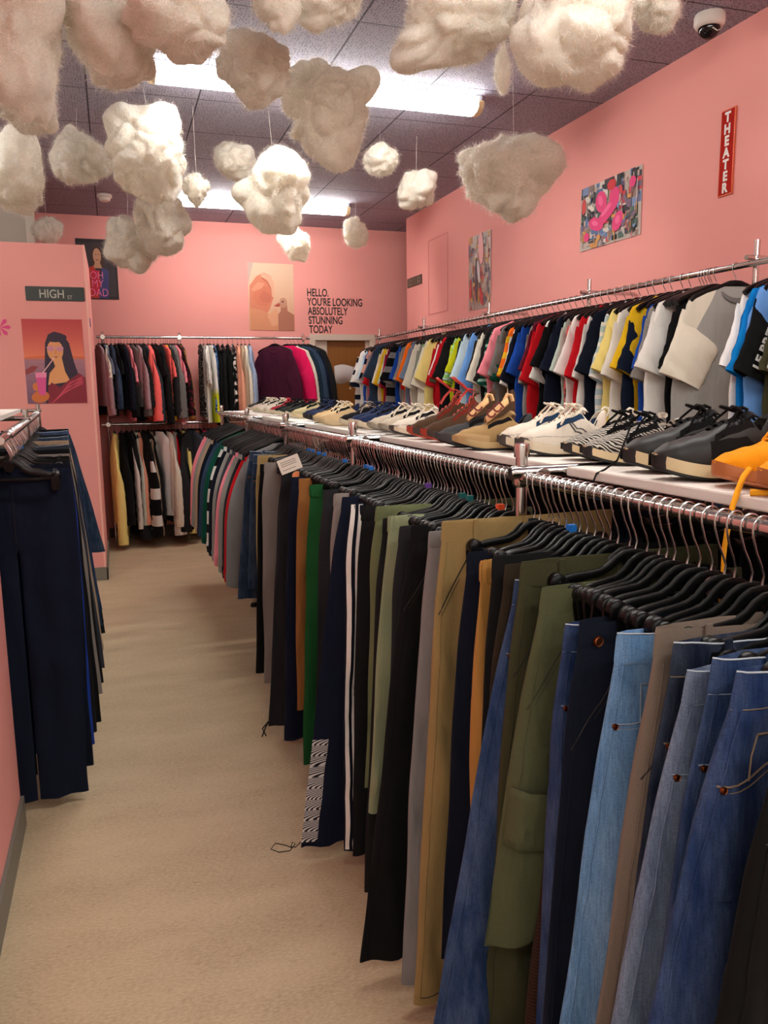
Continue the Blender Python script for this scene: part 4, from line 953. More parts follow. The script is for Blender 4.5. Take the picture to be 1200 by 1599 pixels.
def sleeve(seed, side, length=.25, w0=.098, w1=.088, ang=60, ang2=None, thick=.02, sho=.2, slope=.065):
    mb = MB(); rings = []; m = 18; x, z = sho-.012, -slope-.05
    a2 = ang2 or ang; ds = (length+.02)/m
    for i in range(m+1):
        t = i/m; a = radians(lerp(ang, a2, sstep(t*1.6)))
        w = lerp(w0, w1, t); nx, nzv = -sin(a), -cos(a)
        # ring perpendicular to the sleeve axis (axis: (cos a, -sin a)); in-plane normal (sin a, cos a)
        ring = []
        for k in range(20):
            b = 2*pi*k/20; e, f = cos(b), sin(b); th = thick*(.2+.8*sstep(t*1.8))
            off = w*(abs(e)**.85)*(1 if e > 0 else -1)
            dy = -.024*sstep(t*2.2) + .006*nz3(t*5, e*2+seed, seed*2.2) *min(1, t*2.5) + .004*sin(t*26*length/.25+e*3+seed)*t
            ring.append((side*(x + sin(a)*off - .055*sin(a)), th*(abs(f)**.8)*(1 if f > 0 else -1)+dy, z + cos(a)*off - .055*cos(a)))
        rings.append(ring if side > 0 else ring[::-1]); x += cos(a)*ds; z -= sin(a)*ds
    c = [sum(p[j] for p in rings[-1])/20 for j in range(3)]
    rings.append([(lerp(p[0], c[0], .1), lerp(p[1], c[1], .35), p[2]+.02) for p in rings[-1]])
    mb.loft(rings, None, True, True); return mb.mesh('sleeve'), rings
def collar_mesh(rad=.08):
    mb = MB(); rings = []
    for k in range(25):
        a = 2*pi*k/24; cx, cy = rad*cos(a), .022*sin(a); front = sin(a) < 0
        zc = -.005 - (.055*(-sin(a))**1.5 if front else -.004*sin(a))
        rings.append([(cx*(1+.0), cy, zc+.01), (cx*1.06, cy*1.25, zc), (cx*1.04, cy*1.3, zc-.012), (cx*.97, cy*.9, zc-.004)])
    mb.loft(rings, None, False, False); return mb.mesh('collar')
def cuff_from(ring, name='cuff'):
    mb = MB(); c = [sum(p[j] for p in ring)/len(ring) for j in range(3)]
    def sc(k, dz): return [(lerp(c[0], p[0], k), lerp(c[1], p[1], k*1.05), p[2]+dz) for p in ring]
    mb.loft([sc(1.03, .012), sc(1.04, .0), sc(1.0, -.05), sc(.9, -.054), sc(.88, -.04)], None, True, True); return mb.mesh(name)
VARS = {}
def variants(kind):
    if kind in VARS: return VARS[kind]
    out = []
    for s in range(1, 6):
        R = random.Random(s*31+len(kind))
        if kind == 'tee':
            b = top_body(s, .235+.015*R.random(), .66+.08*R.random()); sl = [sleeve(s+q, q, .225+.035*R.random(), ang=66+7*R.random()) for q in (-1, 1)]
        elif kind == 'bigtee':
            b = top_body(s, .275, .76, sho=.22); sl = [sleeve(s+q, q, .27, .112, .105, 67) for q in (-1, 1)]
        elif kind == 'long':
            b = top_body(s+7, .25, .62+.06*R.random(), thick=.03); sl = [sleeve(s+q+4, q, .56+.04*R.random(), .092, .06, 58, 82, .027) for q in (-1, 1)]
        elif kind == 'hood':
            b = top_body(s+17, .26, .62, thick=.045, amp=.016); sl = [sleeve(s+q+9, q, .60, .1, .068, 60, 84, .045) for q in (-1, 1)]
        else:   # sleeveless
            b = top_body(s+27, .2, .8+.1*R.random(), sho=.15, flare=.05); sl = []
        cuffs = [cuff_from(x[1][-2]) for x in sl] if kind in ('long', 'hood') else []
        out.append((b, [x[0] for x in sl], collar_mesh(), cuffs))
    VARS[kind] = out
    return out
def top(kind, x, y, zr, rz, mat, label, group, seed=0, sleeve_mat=None, collar_mat=None, name=None, cat=None, drop=.085, tilt=0, zs=1):
    b, sl, co, cf = variants(kind)[seed % 5]
    nm = name or {'tee': 'tshirt', 'bigtee': 'tshirt', 'long': 'jumper', 'hood': 'hoodie', 'tank': 'sleeveless_top'}[kind]
    t = thing(nm, label, cat or {'tshirt': 't-shirt', 'jumper': 'jumper', 'hoodie': 'hoodie', 'sleeveless_top': 'top', 'shirt': 'shirt', 'jacket': 'jacket', 'dress': 'dress'}[nm], (x, y, zr-drop), rz, group)
    t.rotation_euler = (0, tilt, rz)
    if zs != 1: t.scale = (1, 1, zs)
    obj('body', b, t, mat)
    for m in sl: obj('sleeve', m, t, sleeve_mat or mat)
    obj('collar', co, t, collar_mat or mat)
    for m in cf: obj('cuff', m, t, sleeve_mat or mat)
    return t
C = dict(DK, cream=(206, 198, 182), offw=(214, 210, 204), wht=(226, 222, 218), palemint=(176, 196, 186), mint=(150, 190, 170), teal=(20, 110, 120), royalb=(26, 66, 150), sky=(96, 140, 200), pale=(176, 196, 206), bluegrey=(110, 124, 146), mauve=(150, 124, 130), redd=(178, 20, 30), crimson=(150, 24, 50), maroon=(88, 20, 36), burgundy=(62, 20, 40), yellow=(214, 170, 30), paleyel=(222, 202, 124), lime=(196, 206, 30), chart=(178, 180, 24), lgreen=(140, 196, 110), orange=(226, 104, 26), dgreen=(14, 66, 52), peach=(212, 150, 124), pink=(222, 128, 140), hot=(206, 24, 84), coral=(232, 100, 96), rust=(150, 70, 34), magenta=(140, 22, 84), olivegrey=(92, 92, 72), slateblue=(44, 60, 82), dteal=(24, 40, 52), azure=(10, 110, 180))
def M(c, kind='plain', c2=None, sc=30): return F_(C[c] if isinstance(c, str) else c, kind, C[c2] if isinstance(c2, str) else (c2 or (235, 235, 230)), sc)
# --- wall rail
TX, TZ = 2.6, 2.0
tr_ = thing('clothes_rail', 'long chrome clothes rail along the right wall above the shoes', 'clothes rail', (TX, 4.9, 0))
TP = [1.55, 2.82, 4.09, 5.39, 6.68, 7.93]
for a, b in zip(TP, TP[1:]):
    mb = MB(); mb.cyl((0, a-4.9, TZ), (0, b-4.9, TZ), .0135, 18, CHROME); build(mb, 'rail', tr_)
for y in TP:
    mb = MB(); mb.cyl((.035, y-4.9, .0), (.035, y-4.9, TZ+.1), .0125, 16, CHROME); build(mb, 'post', tr_)
    mb = MB(); mb.cyl((-.02, y-4.9, TZ+.026), (.34, y-4.9, TZ+.026), .011, 14, CHROME); joint(mb, (.035, y-4.9, TZ+.015), .018); build(mb, 'wall_arm', tr_)
# far -> near ; (kind, colour material, short name, sleeve material)
WL = [
 ('tee', M('offw','stripe','inkblue',9), 'white navy-striped tee'), ('tee', M('wht'), 'white polo', M('wht','dip','mint')), ('tee', M('pale'), 'ice blue tee'), ('tee', M('royalb'), 'royal blue tee'), ('tee', M('peach','stripe','navy',7), 'peach navy-striped tee'),
 ('tee', M('mauve'), 'mauve tee'), ('tee', M('grey'), 'steel grey tee'), ('bigtee', M('redd'), 'scarlet tee with pale cuffs'), ('tee', M('palemint'), 'pale mint tee'), ('bigtee', M('slateblue'), 'slate blue football tee'),
 ('tee', M('cream'), 'cream tee'), ('tee', M('yellow'), 'mustard tee'), ('tee', M('palemint'), 'grey-mint tee'), ('tee', M('crimson'), 'crimson tee'), ('tee', M('navy'), 'dark navy tee'),
 ('tee', M('lgrey'), 'light grey hooded tee'), ('bigtee', M('black','stripe','lgrey',8), 'black tee with white bands'), ('tee', M('royalb'), 'cobalt tee'), ('tee', M('midgrey'), 'grey marl tee'), ('tee', M('lgrey'), 'stone tee'),
 ('tee', M('redd'), 'poppy red tee'), ('tee', M('orange'), 'bright orange tee'), ('tee', M('bluegrey'), 'blue-grey tee'), ('tee', M('magenta'), 'magenta tee'), ('bigtee', M('cream'), 'loose ivory tee'),
 ('tee', M('lgrey'), 'silver grey tee'), ('tee', M('lgreen'), 'spring green tee'), ('tee', M('black'), 'jet black tee'), ('bigtee', M('cream'), 'wide cream tee'), ('tee', M('paleyel'), 'lemon yellow tee'),
 ('tee', M('redd'), 'cherry red tee'), ('tee', M('olivegrey'), 'olive-grey tee'), ('tee', M('offw'), 'chalk white tee'), ('bigtee', M('redd'), 'red tee with white shoulders', M('redd')), ('bigtee', M('black2'), 'wide black tee'),
 ('tee', M('lime'), 'lime yellow tee'), ('tee', M('lgreen','stripe','palemint',26), 'green striped tee'), ('tee', M('chart'), 'chartreuse tee'), ('tee', M('navy2'), 'midnight navy tee'), ('tee', M('pale'), 'powder blue tee'),
 ('tee', M('maroon'), 'maroon tee'), ('tee', M('sky'), 'light blue tee'), ('tee', M('dbrown'), 'olive-brown tee'), ('bigtee', M('cream'), 'broad ecru tee'), ('bigtee', M('softblack'), 'black tee with one white line'),
 ('tee', M('dgreen','stripe','mint',24), 'dark green pinstriped tee'), ('tee', M('pink'), 'pale pink tee'), ('bigtee', M('dgreen'), 'forest green tee'), ('tee', M('grey'), 'ash grey tee'), ('tee', M('orange','stripe','yellow',10), 'orange rainbow-edged tee'),
 ('tee', M('wht'), 'bright white tee'), ('bigtee', M('navy'), 'navy football tee'), ('tee', M('royalb'), 'strong blue tee'), ('tee', M('lgrey'), 'oatmeal tee'), ('tee', M('maroon'), 'wine red tee'),
 ('bigtee', M('redd'), 'deep red tee with white hem'), ('tee', M('offw'), 'plain white tee'), ('tee', M('black'), 'plain black tee'), ('bigtee', M('navy2'), 'indigo navy tee'), ('tee', M('palemint'), 'mint-grey tee'),
 ('tee', M('coral','print','black',30), 'salmon tee with black flecks'), ('tee', M('wht'), 'crisp white tee'), ('tee', M('redd'), 'fire red tee'), ('tee', M('offw'), 'soft white tee'), ('bigtee', M('navy'), 'large navy tee'),
 ('tee', M('pale','stripe','wht',20), 'pale blue striped tee'), ('tee', M('paleyel'), 'butter yellow tee'), ('tee', M('offw'), 'off-white tee'), ('bigtee', M('inkblue'), 'dark blue rugby tee'), ('tee', M('yellow'), 'golden yellow tee'),
 ('tee', M('royalb'), 'vivid blue tee'), ('tee', M('lgrey'), 'heather grey tee'), ('bigtee', M('offw'), 'white crumpled tee'), ('bigtee', M('black'), 'black tee with small sleeve logo'),
]
def unique_neighbours(lst, i, noun):
    s = lst[i][2]; a = lst[i-1][2] if i else 'the door'; b = lst[i+1][2] if i+1 < len(lst) else 'the grey raglan tee'
    a = a if i else 'the door'
    return '%s between %s and %s' % (s, a, b)
n = len(WL); y0, y1 = 7.84, 3.02
R = random.Random(5)
for i, w in enumerate(WL):
    # spacing follows the photo: tighter far away
    y = lerp(y0, y1, (i+.5)/n) + R.uniform(-.008, .008)
    lab = unique_neighbours(WL, i, 'tee'); lw = lab.split()
    if len(lw) > 13: lab = '%s next to %s' % (w[2], WL[i-1][2] if i else 'the door')
    lab += ', wall rail'
    top(w[0], TX+R.gauss(0, .01), y, TZ, R.gauss(0, .06)+.04, w[1], lab, 'tees on the wall rail', i*3+1, w[3] if len(w) > 3 else None, tilt=R.gauss(0, .03), zs=R.uniform(.9, 1.12))
    if i % 1 == 0: tee_hanger(TX, y, TZ, R.gauss(0, .05)+.04, 'black shirt hanger on the wall rail, holding a tee', 'shirt hangers on the wall rail')
# grey raglan facing the camera
y = 2.9
t = top('bigtee', TX, y, TZ, radians(-10), M((150,147,143),'raglan','cream'), 'grey raglan tee with cream sleeves turned to face the aisle', 'tees on the wall rail', 2, M('cream'), M('grey'))
mb = MB(); mb.box((-.018, .012, -.02), (.018, .016, .006), plain('neck_label', (12, 12, 12), .6)); build(mb, 'neck_label', t, False)
tee_hanger(TX, y, TZ, radians(-10), 'black shirt hanger with pink sticker inside the grey raglan tee', None)
NR = [('tee', M('wht'), 'white tee just right of the grey raglan'), ('bigtee', M('azure'), 'turquoise blue tee right of the grey raglan'), ('bigtee', M('sky'), 'sky blue tee with white-lettered black sleeve', M('black')), ('tee', M('dolive'), 'olive tee behind the lettered sleeve'),
      ('tee', M('offw'), 'white tee left of the bright red one at the edge'), ('tee', M('redd'), 'bright red tee at the right picture edge'), ('bigtee', M('yellow'), 'yellow tee at the right picture edge'), ('bigtee', M('sky'), 'mid blue tee at the right picture edge'), ('tee', M('black'), 'black tee at the very right edge'), ('tee', M('navy'), 'navy tee at the very right edge')]
for i, w in enumerate(NR):
    y = 2.63-.05*i - (.03 if i > 2 else 0)
    t = top(w[0], TX+.01, y, TZ, R.gauss(0, .03)+.02, w[1], w[2] + ' of the wall rail' if 'edge' not in w[2] else w[2], 'tees on the wall rail', i+2, w[3] if len(w) > 3 else None)
    if i == 2:
        a = radians(62)
        textmesh('sleeve_lettering', 'LE BREVE', .056, plain('print_white', (230, 228, 224), .6), t, (-.25, -.055, -.37), (pi/2, radians(-67), 0), .95, .002)
    tee_hanger(TX+.01, y, TZ, .02, 'black shirt hanger near the right end of the wall rail', 'shirt hangers right of the raglan tee')
for yy, c in ((3.02, 'yellow'), (3.06, 'yellow'), (3.1, 'yellow'), (3.08, 'blue'), (5.2, 'yellow'), (5.85, 'yellow')):
    t = tee_hanger(TX, yy, TZ, 0, 'black shirt hanger with %s size clip on the wall rail' % c, '%s clip hangers, wall rail' % c); obj('size_clip', SIZER, t, CLC[c])

# --- back rack, two tiers
BY = 8.28
br = thing('clothes_rack', 'two-tier chrome clothes rack along the back wall', 'clothes rack', (.9, BY, 0))
for z, x0, x1 in ((2.02, -.12, 1.98), (1.18, -.12, 1.55)):
    mb = MB(); mb.cyl((x0-.9, 0, z), (x1-.9, 0, z), .0125, 16, CHROME); build(mb, 'rail', br)
for x, zt in ((-.06, 2.07), (.66, 2.07), (1.92, 2.07)):
    mb = MB(); mb.cyl((x-.9, .035, 0), (x-.9, .035, zt), .0125, 14, CHROME); build(mb, 'post', br)
    mb = MB()
    for z in (2.02, 1.18): mb.lathe([(0, -.03), (.022, -.03), (.028, -.01), (.022, .03), (0, .03)], (x-.9, .012, z), 'Y', 16, CHROME)
    build(mb, 'joint', br)
def bx(px): return -.15+(px-145)*.00628
R = random.Random(21)
UP = [(153,'long',M('mauve'),'dusty mauve jumper'),(157,'tee',M('black'),'black tee'),(161,'tee',M('bluegrey'),'blue-grey tee'),(165,'bigtee',M('cream'),'loose cream tee'),(171,'long',M('denim','denim'),'blue denim jacket'),(177,'tee',M('black2'),'black tee with pale trim'),(182,'long',M('black'),'long black top'),(186,'tee',M('navy2'),'indigo tee'),(190,'long',M('navy'),'dark navy jumper'),(195,'tee',M('pink'),'rose pink tee'),
 (200,'long',M('grey'),'long grey cardigan'),(205,'tee',M('black'),'plain black tee'),(209,'long',M('mauve'),'lilac-grey jumper'),(213,'long',M('softblack'),'charcoal-black jumper'),(219,'hood',M('slate'),'slate grey hoodie'),(226,'hood',M('coral'),'coral pink sweatshirt'),(232,'bigtee',M('black2'),'wide black tee'),(237,'long',M('black'),'long black jumper'),(245,'long',M('black2'),'black cardigan'),(249,'tee',M('coral'),'coral orange tee'),
 (252,'tee',M('yellow'),'amber tee'),(255,'hood',M('charcoal'),'charcoal hoodie'),(259,'tee',M('lgrey'),'pale grey tee'),(262,'hood',M('grey'),'grey tracksuit top'),(266,'tee',M('pink'),'blush pink tee'),(270,'long',M('black','print','maroon',30),'black lace top'),(275,'long',M('tan'),'tan shirt'),
 (306,'tank',M('black','print','lgrey',40),'grey patterned dress'),(311,'tee',M('lgrey'),'stone grey tee'),(317,'tee',M('offw'),'white tee'),(321,'tank',M('offw','dip','lime'),'white and yellow dip-dyed top'),(327,'tank',M('sky','print','dblue',40),'blue printed top'),(333,'tank',M('black'),'black sleeveless top'),(341,'tank',M('black2'),'second black sleeveless top'),(349,'tank',M('black'),'long black dress'),(357,'tank',M('black','print','offw',18),'black and white floral dress'),
 (365,'long',M('peach'),'peach blouse'),(371,'long',M('beige'),'beige blouse'),(377,'long',M('cream'),'cream blouse'),(384,'long',M((140,156,184)),'pale blue striped shirt'),
 (446,'long',M('hot'),'hot pink jumper'),(452,'long',M('cream'),'ivory jumper'),(458,'long',M('dteal'),'dark teal jumper'),(465,'long',M('slateblue'),'petrol blue jumper'),(473,'long',M('inkblue'),'ink blue jumper'),(481,'long',M('softblack'),'black jumper')]
def nb(lst, i, j): return lst[j][3] if 0 <= j < len(lst) else ('the partition' if j < 0 else 'the door')
for i, (px, kd, mt, s) in enumerate(UP):
    sw = {'tee': .18, 'bigtee': .22, 'long': .2, 'hood': .15, 'tank': .2}[kd]
    rz = pi/2 + R.gauss(0, sw*.6) + (.12 if px < 300 else -.05) 
    if 360 < px < 390: rz = pi/2 - .12
    if px > 440: rz = -.8
    lab = '%s between %s and %s, back rack top' % (s, nb(UP, i, i-1), nb(UP, i, i+1))
    if len(lab.split()) > 16: lab = '%s beside %s, back rack top' % (s, nb(UP, i, i-1))
    nm = {'blue denim jacket': 'jacket', 'tan shirt': 'shirt', 'pale blue striped shirt': 'shirt', 'grey patterned dress': 'dress', 'long black dress': 'dress', 'black and white floral dress': 'dress'}.get(s)
    top(kd, bx(px), BY-.02-R.random()*.03, 2.02, rz, mt, lab, 'clothes on the upper back rail', i, name=nm, zs=R.uniform(.74, 1.02))
    tee_hanger(bx(px), BY, 2.02, rz, 'black shirt hanger on the upper back rail', 'shirt hangers on the upper back rail')
x = bx(424); top('long', x+.0, BY-.05, 2.02, radians(-45), M('burgundy'), 'burgundy jumper facing the shop with white label, back rack top', 'clothes on the upper back rail', 1)
tee_hanger(x, BY-.05, 2.02, radians(-45), 'black shirt hanger holding the burgundy jumper', None)
LO = [(168,'hood',M('paleyel'),'pale yellow hoodie'),(178,'hood',M('black'),'black hoodie'),(186,'long',M('black'),'black top with white side panels',M('offw')),(194,'hood',M('charcoal'),'charcoal sweatshirt'),(200,'long',M('palemint'),'mint jumper'),(204,'long',M('peach'),'peach jumper'),(211,'hood',M('black2'),'black sweatshirt with white sleeve bands',M('black','stripe','offw',5)),(218,'long',M('softblack'),'soft black jumper'),(223,'long',M('beige'),'beige jumper'),
 (228,'long',M('offw','stripe','black',14),'white striped jumper'),(235,'hood',M('wht'),'bright white hoodie'),(242,'long',M('softblack'),'grey-black jumper'),(249,'hood',M('cream'),'chunky cream jumper'),(255,'long',M('redd'),'red jumper'),(259,'hood',M('lgrey'),'light grey hoodie'),(264,'hood',M('black'),'jet black hoodie'),(272,'hood',M('paleyel'),'ivory hoodie'),(280,'hood',M('charcoal'),'dark grey hoodie'),(286,'hood',M('slate'),'slate sweatshirt'),
 (292,'long',M('rust'),'rust orange jumper'),(298,'long',M('black'),'black jumper'),(305,'long',M('hot'),'hot pink jumper'),(312,'long',M('olivegrey'),'olive-grey jumper'),(318,'long',M('grey'),'grey jumper'),(325,'long',M('offw'),'white jumper'),(332,'hood',M('slate'),'grey hoodie'),(340,'long',M('navy'),'navy jumper')]
for i, w in enumerate(LO):
    px, kd, mt, s = w[:4]; rz = pi/2 + R.gauss(0, .2)+.1
    lab = '%s between %s and %s, back rack bottom' % (s, nb(LO, i, i-1), nb(LO, i, i+1) if i+1 < len(LO) else 'the shoe rack')
    if len(lab.split()) > 16: lab = '%s beside %s, back rack bottom' % (s, nb(LO, i, i-1))
    top(kd, bx(px), BY-.02-R.random()*.04-(.07 if px in (168, 211, 235, 249, 280) else 0), 1.18, rz, mt, lab, 'clothes on the lower back rail', i+2, w[4] if len(w) > 4 else None, zs=R.uniform(1.1, 1.38))
    tee_hanger(bx(px), BY, 1.18, rz, 'black shirt hanger on the lower back rail', 'shirt hangers on the lower back rail')
# --- jumpers at the far end of the front rail
EN = [(4.24,'hood',M('midgrey'),'mid grey hoodie'),(4.34,'hood',M('redd'),'red sweatshirt'),(4.46,'hood',M('charcoal'),'dark charcoal hoodie'),(4.58,'hood',M('lgrey'),'light grey sweatshirt'),(4.70,'long',M('pink'),'salmon jumper'),(4.82,'hood',M('slate'),'slate grey hoodie'),(4.95,'hood',M('lgrey'),'grey-white sweatshirt'),(5.08,'hood',M('navy'),'navy hoodie'),(5.22,'hood',M('offw','grid','black',9),'white windowpane-check jumper'),(5.50,'long',M('dgreen'),'green jumper'),(5.64,'long',M('slateblue'),'petrol jumper'),(5.8,'hood',M('navy'),'dark navy sweatshirt'),(5.98,'hood',M('beige'),'oatmeal jumper'),(6.16,'long',M('lgrey'),'silver jumper'),(6.34,'hood',M('pink'),'rose pink sweatshirt')]
for i, (y, kd, mt, s) in enumerate(EN):
    rz = R.gauss(0, .05)
    top(kd, RX+.02, y, RZ, rz, mt, '%s between %s and %s, front rail end' % (s, EN[i-1][3] if i else 'the denim shorts', EN[i+1][3] if i+1 < len(EN) else 'the rack end'), 'jumpers at the far end of the front rail', i+1, M('offw','stripe','black',7) if 'window' in s else None)
    tee_hanger(RX, y, RZ, rz, 'black shirt hanger at the far end of the front rail', 'shirt hangers at the far end of the front rail')

# ------------------------------------------------------------------ left rack
LA, LBv = Vector((-.325, 2.6, 1.36)), Vector((-.492, 5.98, 1.36)); LD = (LBv-LA).normalized(); LN = Vector((LD.y, -LD.x, 0))   # LN points to the aisle
lrz = math.atan2(-LD.x, LD.y)
lr = thing('clothes_rack', 'chrome clothes rack against the left partition', 'clothes rack', (LA.x, LA.y, 0))
def LQ(s, n, z): p = LD*s - LN*n; return (p.x, p.y, z)
for n_ in (0, .5):
    mb = MB(); mb.cyl(LQ(0, n_, 1.36), LQ(3.39, n_, 1.36), .0125, 16, CHROME); build(mb, 'rail', lr)
for s in (1.62, 3.36):
    for n_ in (0, .5):
        mb = MB(); mb.cyl(LQ(s, n_, .0), LQ(s, n_, 1.42), .0135, 16, CHROME); build(mb, 'post', lr)
    mb = MB(); mb.cyl(LQ(s, -.02, 1.378), LQ(s, .53, 1.378), .012, 14, CHROME); build(mb, 'cross_bar', lr)
mb = MB(); a, b, c, d = [Vector(LQ(*q)) + Vector((LA.x, LA.y, 0)) for q in ((.05, .05, 1.395), (.05, .47, 1.395), (2.2, .47, 1.395), (2.2, .05, 1.395))]
mb.add([a, b, c, d, a+VU*.018, b+VU*.018, c+VU*.018, d+VU*.018], [(3, 2, 1, 0), (4, 5, 6, 7), (0, 1, 5, 4), (1, 2, 6, 5), (2, 3, 7, 6), (3, 0, 4, 7)], WHITEM); tag(build(mb, 'shelf_board', None, False), 'white shelf board on the left rack', 'shelf')
LT = [ # s, ztop, right hem offset, hem z, material, label, opts
 (.36,1.24,.170,.04,F_(DK['navy2']),'wide navy trousers, nearest pair on the left rack','P'), (.44,1.25,.190,.1,F_(DK['navy']),'blue-black trousers behind the nearest navy pair, left rack',''), (.54,1.23,.200,.14,F_(DK['royal']),'royal blue trousers peeking from the left rack',''),
 (.66,1.25,.215,.14,F_(DK['softblack']),'black trousers after the royal blue pair, left rack',''), (.78,1.25,.235,.13,F_(DK['black']),'black track trousers with white side stripe, left rack','S'), (.92,1.25,.250,.2,F_(DK['mel']),'pale grey trousers on the left rack',''),
 (1.06,1.26,.260,.2,F_(DK['black2']),'black trousers behind the pale grey pair, left rack',''), (1.2,1.26,.270,.22,F_(DK['slate']),'slate trousers on the left rack',''), (1.36,1.26,.270,.2,F_(DK['dblue'],J),'dark blue jeans near the middle of the left rack','J'),
 (1.54,1.27,.280,.2,F_(DK['beige']),'beige trousers on the left rack',''), (1.72,1.26,.280,.16,F_(DK['black']),'black trousers left of the mid blue jeans, left rack',''), (1.92,1.27,.290,.22,F_(DK['denim'],J),'mid blue jeans on the left rack','J'),
 (2.12,1.27,.300,.12,F_(DK['black2']),'black trousers between the two blue jeans, left rack',''), (2.34,1.28,.300,.2,F_(DK['mblue'],J),'lighter blue jeans near the partition, left rack','J'), (2.6,1.28,.310,.05,F_(DK['black']),'black trousers nearest the partition, left rack',''), (2.85,1.27,.355,.46,F_(DK['denim'],J),'cropped wide blue jeans last before the partition','J')]
for k, (s, zt, hr, hz, mat, lab, op) in enumerate(LT):
    p = LA + LD*s
    trousers(p.y, zt, p.x-hr*.85, hz, mat, lab, op, k+60, cx=p.x, right=hr, ww=.185, rz=lrz, group='trousers on the left rack', name='jeans' if 'J' in op else 'trousers', stitch=STITCH_W if 'J' in op else STITCH_D, hemw=.13 if k else .16)
R = random.Random(44); s = .3
while s < 3.2:
    p = LA + LD*s; sz = CLC['blue'] if abs(s-.95) < .02 or abs(s-2.2) < .03 else None
    clip_hanger(p.x, p.y, 1.36, lrz+R.gauss(0, .08), 'black clip hanger with blue size clip on the left rack' if sz else 'black plastic clip hanger on the left rack', 'blue clip hangers on the left rack' if sz else 'clip hangers on the left rack', False, sz, True, R.gauss(0, .03))
    s += R.uniform(.03, .042)

# ------------------------------------------------------------------ shoes
def interp(tab, t):
    for (a, va), (b, vb) in zip(tab, tab[1:]):
        if t <= b: return lerp(va, vb, sstep((t-a)/(b-a)) if b > a else 0)
    return tab[-1][1]
SWH = [(0, .005), (.015, .017), (.05, .029), (.13, .04), (.3, .047), (.5, .04), (.75, .036), (.92, .033), (.97, .024), (1, .008)]
def shoe(x, y, z, rz, label, upper, sole, lace, opts='', L=.275, sole_h=.024, out=None, hgt=1.0, group=None, toe=None, lining=None, name='sneaker', heelc=None, seed=1, collar=None):
    """local: toe at x=0, heel at x=L"""
    t = thing(name, label, 'shoe', (x, y, z), rz, group); boot = 'B' in opts
    out = out or sole
    spring = lambda s: .021*max(0, 1-s/.34)**1.7 + .006*max(0, (s-.85)/.15)**2
    m = 40; n = 14
    def outline(s, off): return interp(SWH, s)+off
    # sole: outsole and midsole
    for nm, z0, z1, mt, o0, o1 in (('outsole', 0, .007, out, .0005, .002), ('midsole', .007, sole_h, sole, .0042, .003)):
        mb = MB(); rings = []
        for i in range(m+1):
            s = i/m; w = outline(s, 0); dz = spring(s); h1 = z1 if nm == 'outsole' else z1 + .012*sstep((s-.5)/.5)*(.5 if 'F' in opts else 1)
            a, b = z0+dz, h1+dz; xx = s*L
            rings.append([(xx, -w-o0, a), (xx, w+o0, a), (xx, w+o1+.002, (a+b)/2), (xx, w+o1, b), (xx, -w-o1, b), (xx, -w-o1-.002, (a+b)/2)])
        mb.loft(rings, mt); build(mb, nm, t)
    topz = [(0, .026), (.03, .045), (.1, .056), (.24, .066), (.45, .09), (.56, .102), (.68, .09), (.82, .08), (.93, .1), (1, .094)]
    if boot: topz = [(0, .014), (.05, .044), (.14, .058), (.3, .074), (.45, .105), (.56, .15), (.7, .158), (.85, .16), (.96, .166), (1, .15)]
    gap = [(0, 0), (.3, 0), (.36, .12), (.52, .16), (.6, .5), (.72, .66), (.86, .62), (.94, .36), (.97, .0), (1, 0)]
    def sec(s, k, inset=0, side=1):
        w = interp(SWH, min(.995, s))-.002-inset; zt = interp(topz, s)*hgt; zb = sole_h-.004+spring(s)+.008*sstep((s-.5)/.5)*(0 if 'F' in opts else 1)
        g = interp(gap, s)
        a = (1-g)*(pi/2)*k                        # 0 at base, pi/2 at the ridge
        zz = zb + (zt+ (0 if inset == 0 else -inset) + sole_h-.024 - zb)*sin(a)**.9; yy = w*cos(a)**.62
        if s > .5: yy = max(yy, w*g*.86)
        bul = .0015*sin(a*2)
        return (s*L, side*(yy+bul), max(zz, zb))
    mb = MB(); V = []; Fc = []
    for i in range(m+1):
        s = i/m
        V += [sec(s, k/n, 0, -1) for k in range(n+1)] + [sec(s, k/n, 0, 1) for k in range(n, -1, -1)]
    c = 2*(n+1)
    for i in range(m):
        g = interp(gap, (i+.5)/m)
        for k in range(c-1):
            if k == n and g > .02: continue
            Fc.append((i*c+k, i*c+k+1, (i+1)*c+k+1, (i+1)*c+k))
    mb.add(V, Fc, upper); up = build(mb, 'upper', t); md = up.modifiers.new('thick', 'SOLIDIFY'); md.thickness = .003; md.offset = 0
    # lining + tongue
    mb = MB(); V = []; Fc = []; lm = lining or LINING
    ii = [i for i in range(m+1) if .3 < i/m < .97]
    for i in ii:
        s = i/m; w = interp(SWH, s)-.007; zb = sole_h+.004
        V += [(s*L, -w, lerp(sec(s, 1)[2]-.004, zb, q)) if q <= 1 else None for q in (0, .5, 1)] + [(s*L, w, lerp(zb, sec(s, 1)[2]-.004, q)) for q in (0, .5, 1)]
    Fc = [(a*6+k, a*6+k+1, (a+1)*6+k+1, (a+1)*6+k) for a in range(len(ii)-1) for k in range(5)]
    mb.add(V, Fc, lm); build(mb, 'lining', t)
    mb = MB(); rings = []
    for q in range(9):
        s = lerp(.3, .6, q/8); p = sec(s, 1); zt = interp(topz, s)*hgt - .004 + (.012 if q > 6 else .006*q/6) + sole_h-.024; w = .02+.008*q/8
        rings.append([(s*L, -w, zt-.008), (s*L, 0, zt), (s*L, w, zt-.008), (s*L+.004, w*.9, zt-.012), (s*L+.004, 0, zt-.005), (s*L+.004, -w*.9, zt-.012)])
    mb.loft(rings, collar or upper); build(mb, 'tongue', t)
    # laces
    def thr(s, v): zt = interp(topz, s)*hgt + sole_h-.024; return (s*L, v*.022, zt+.003-.008*abs(v)**2)
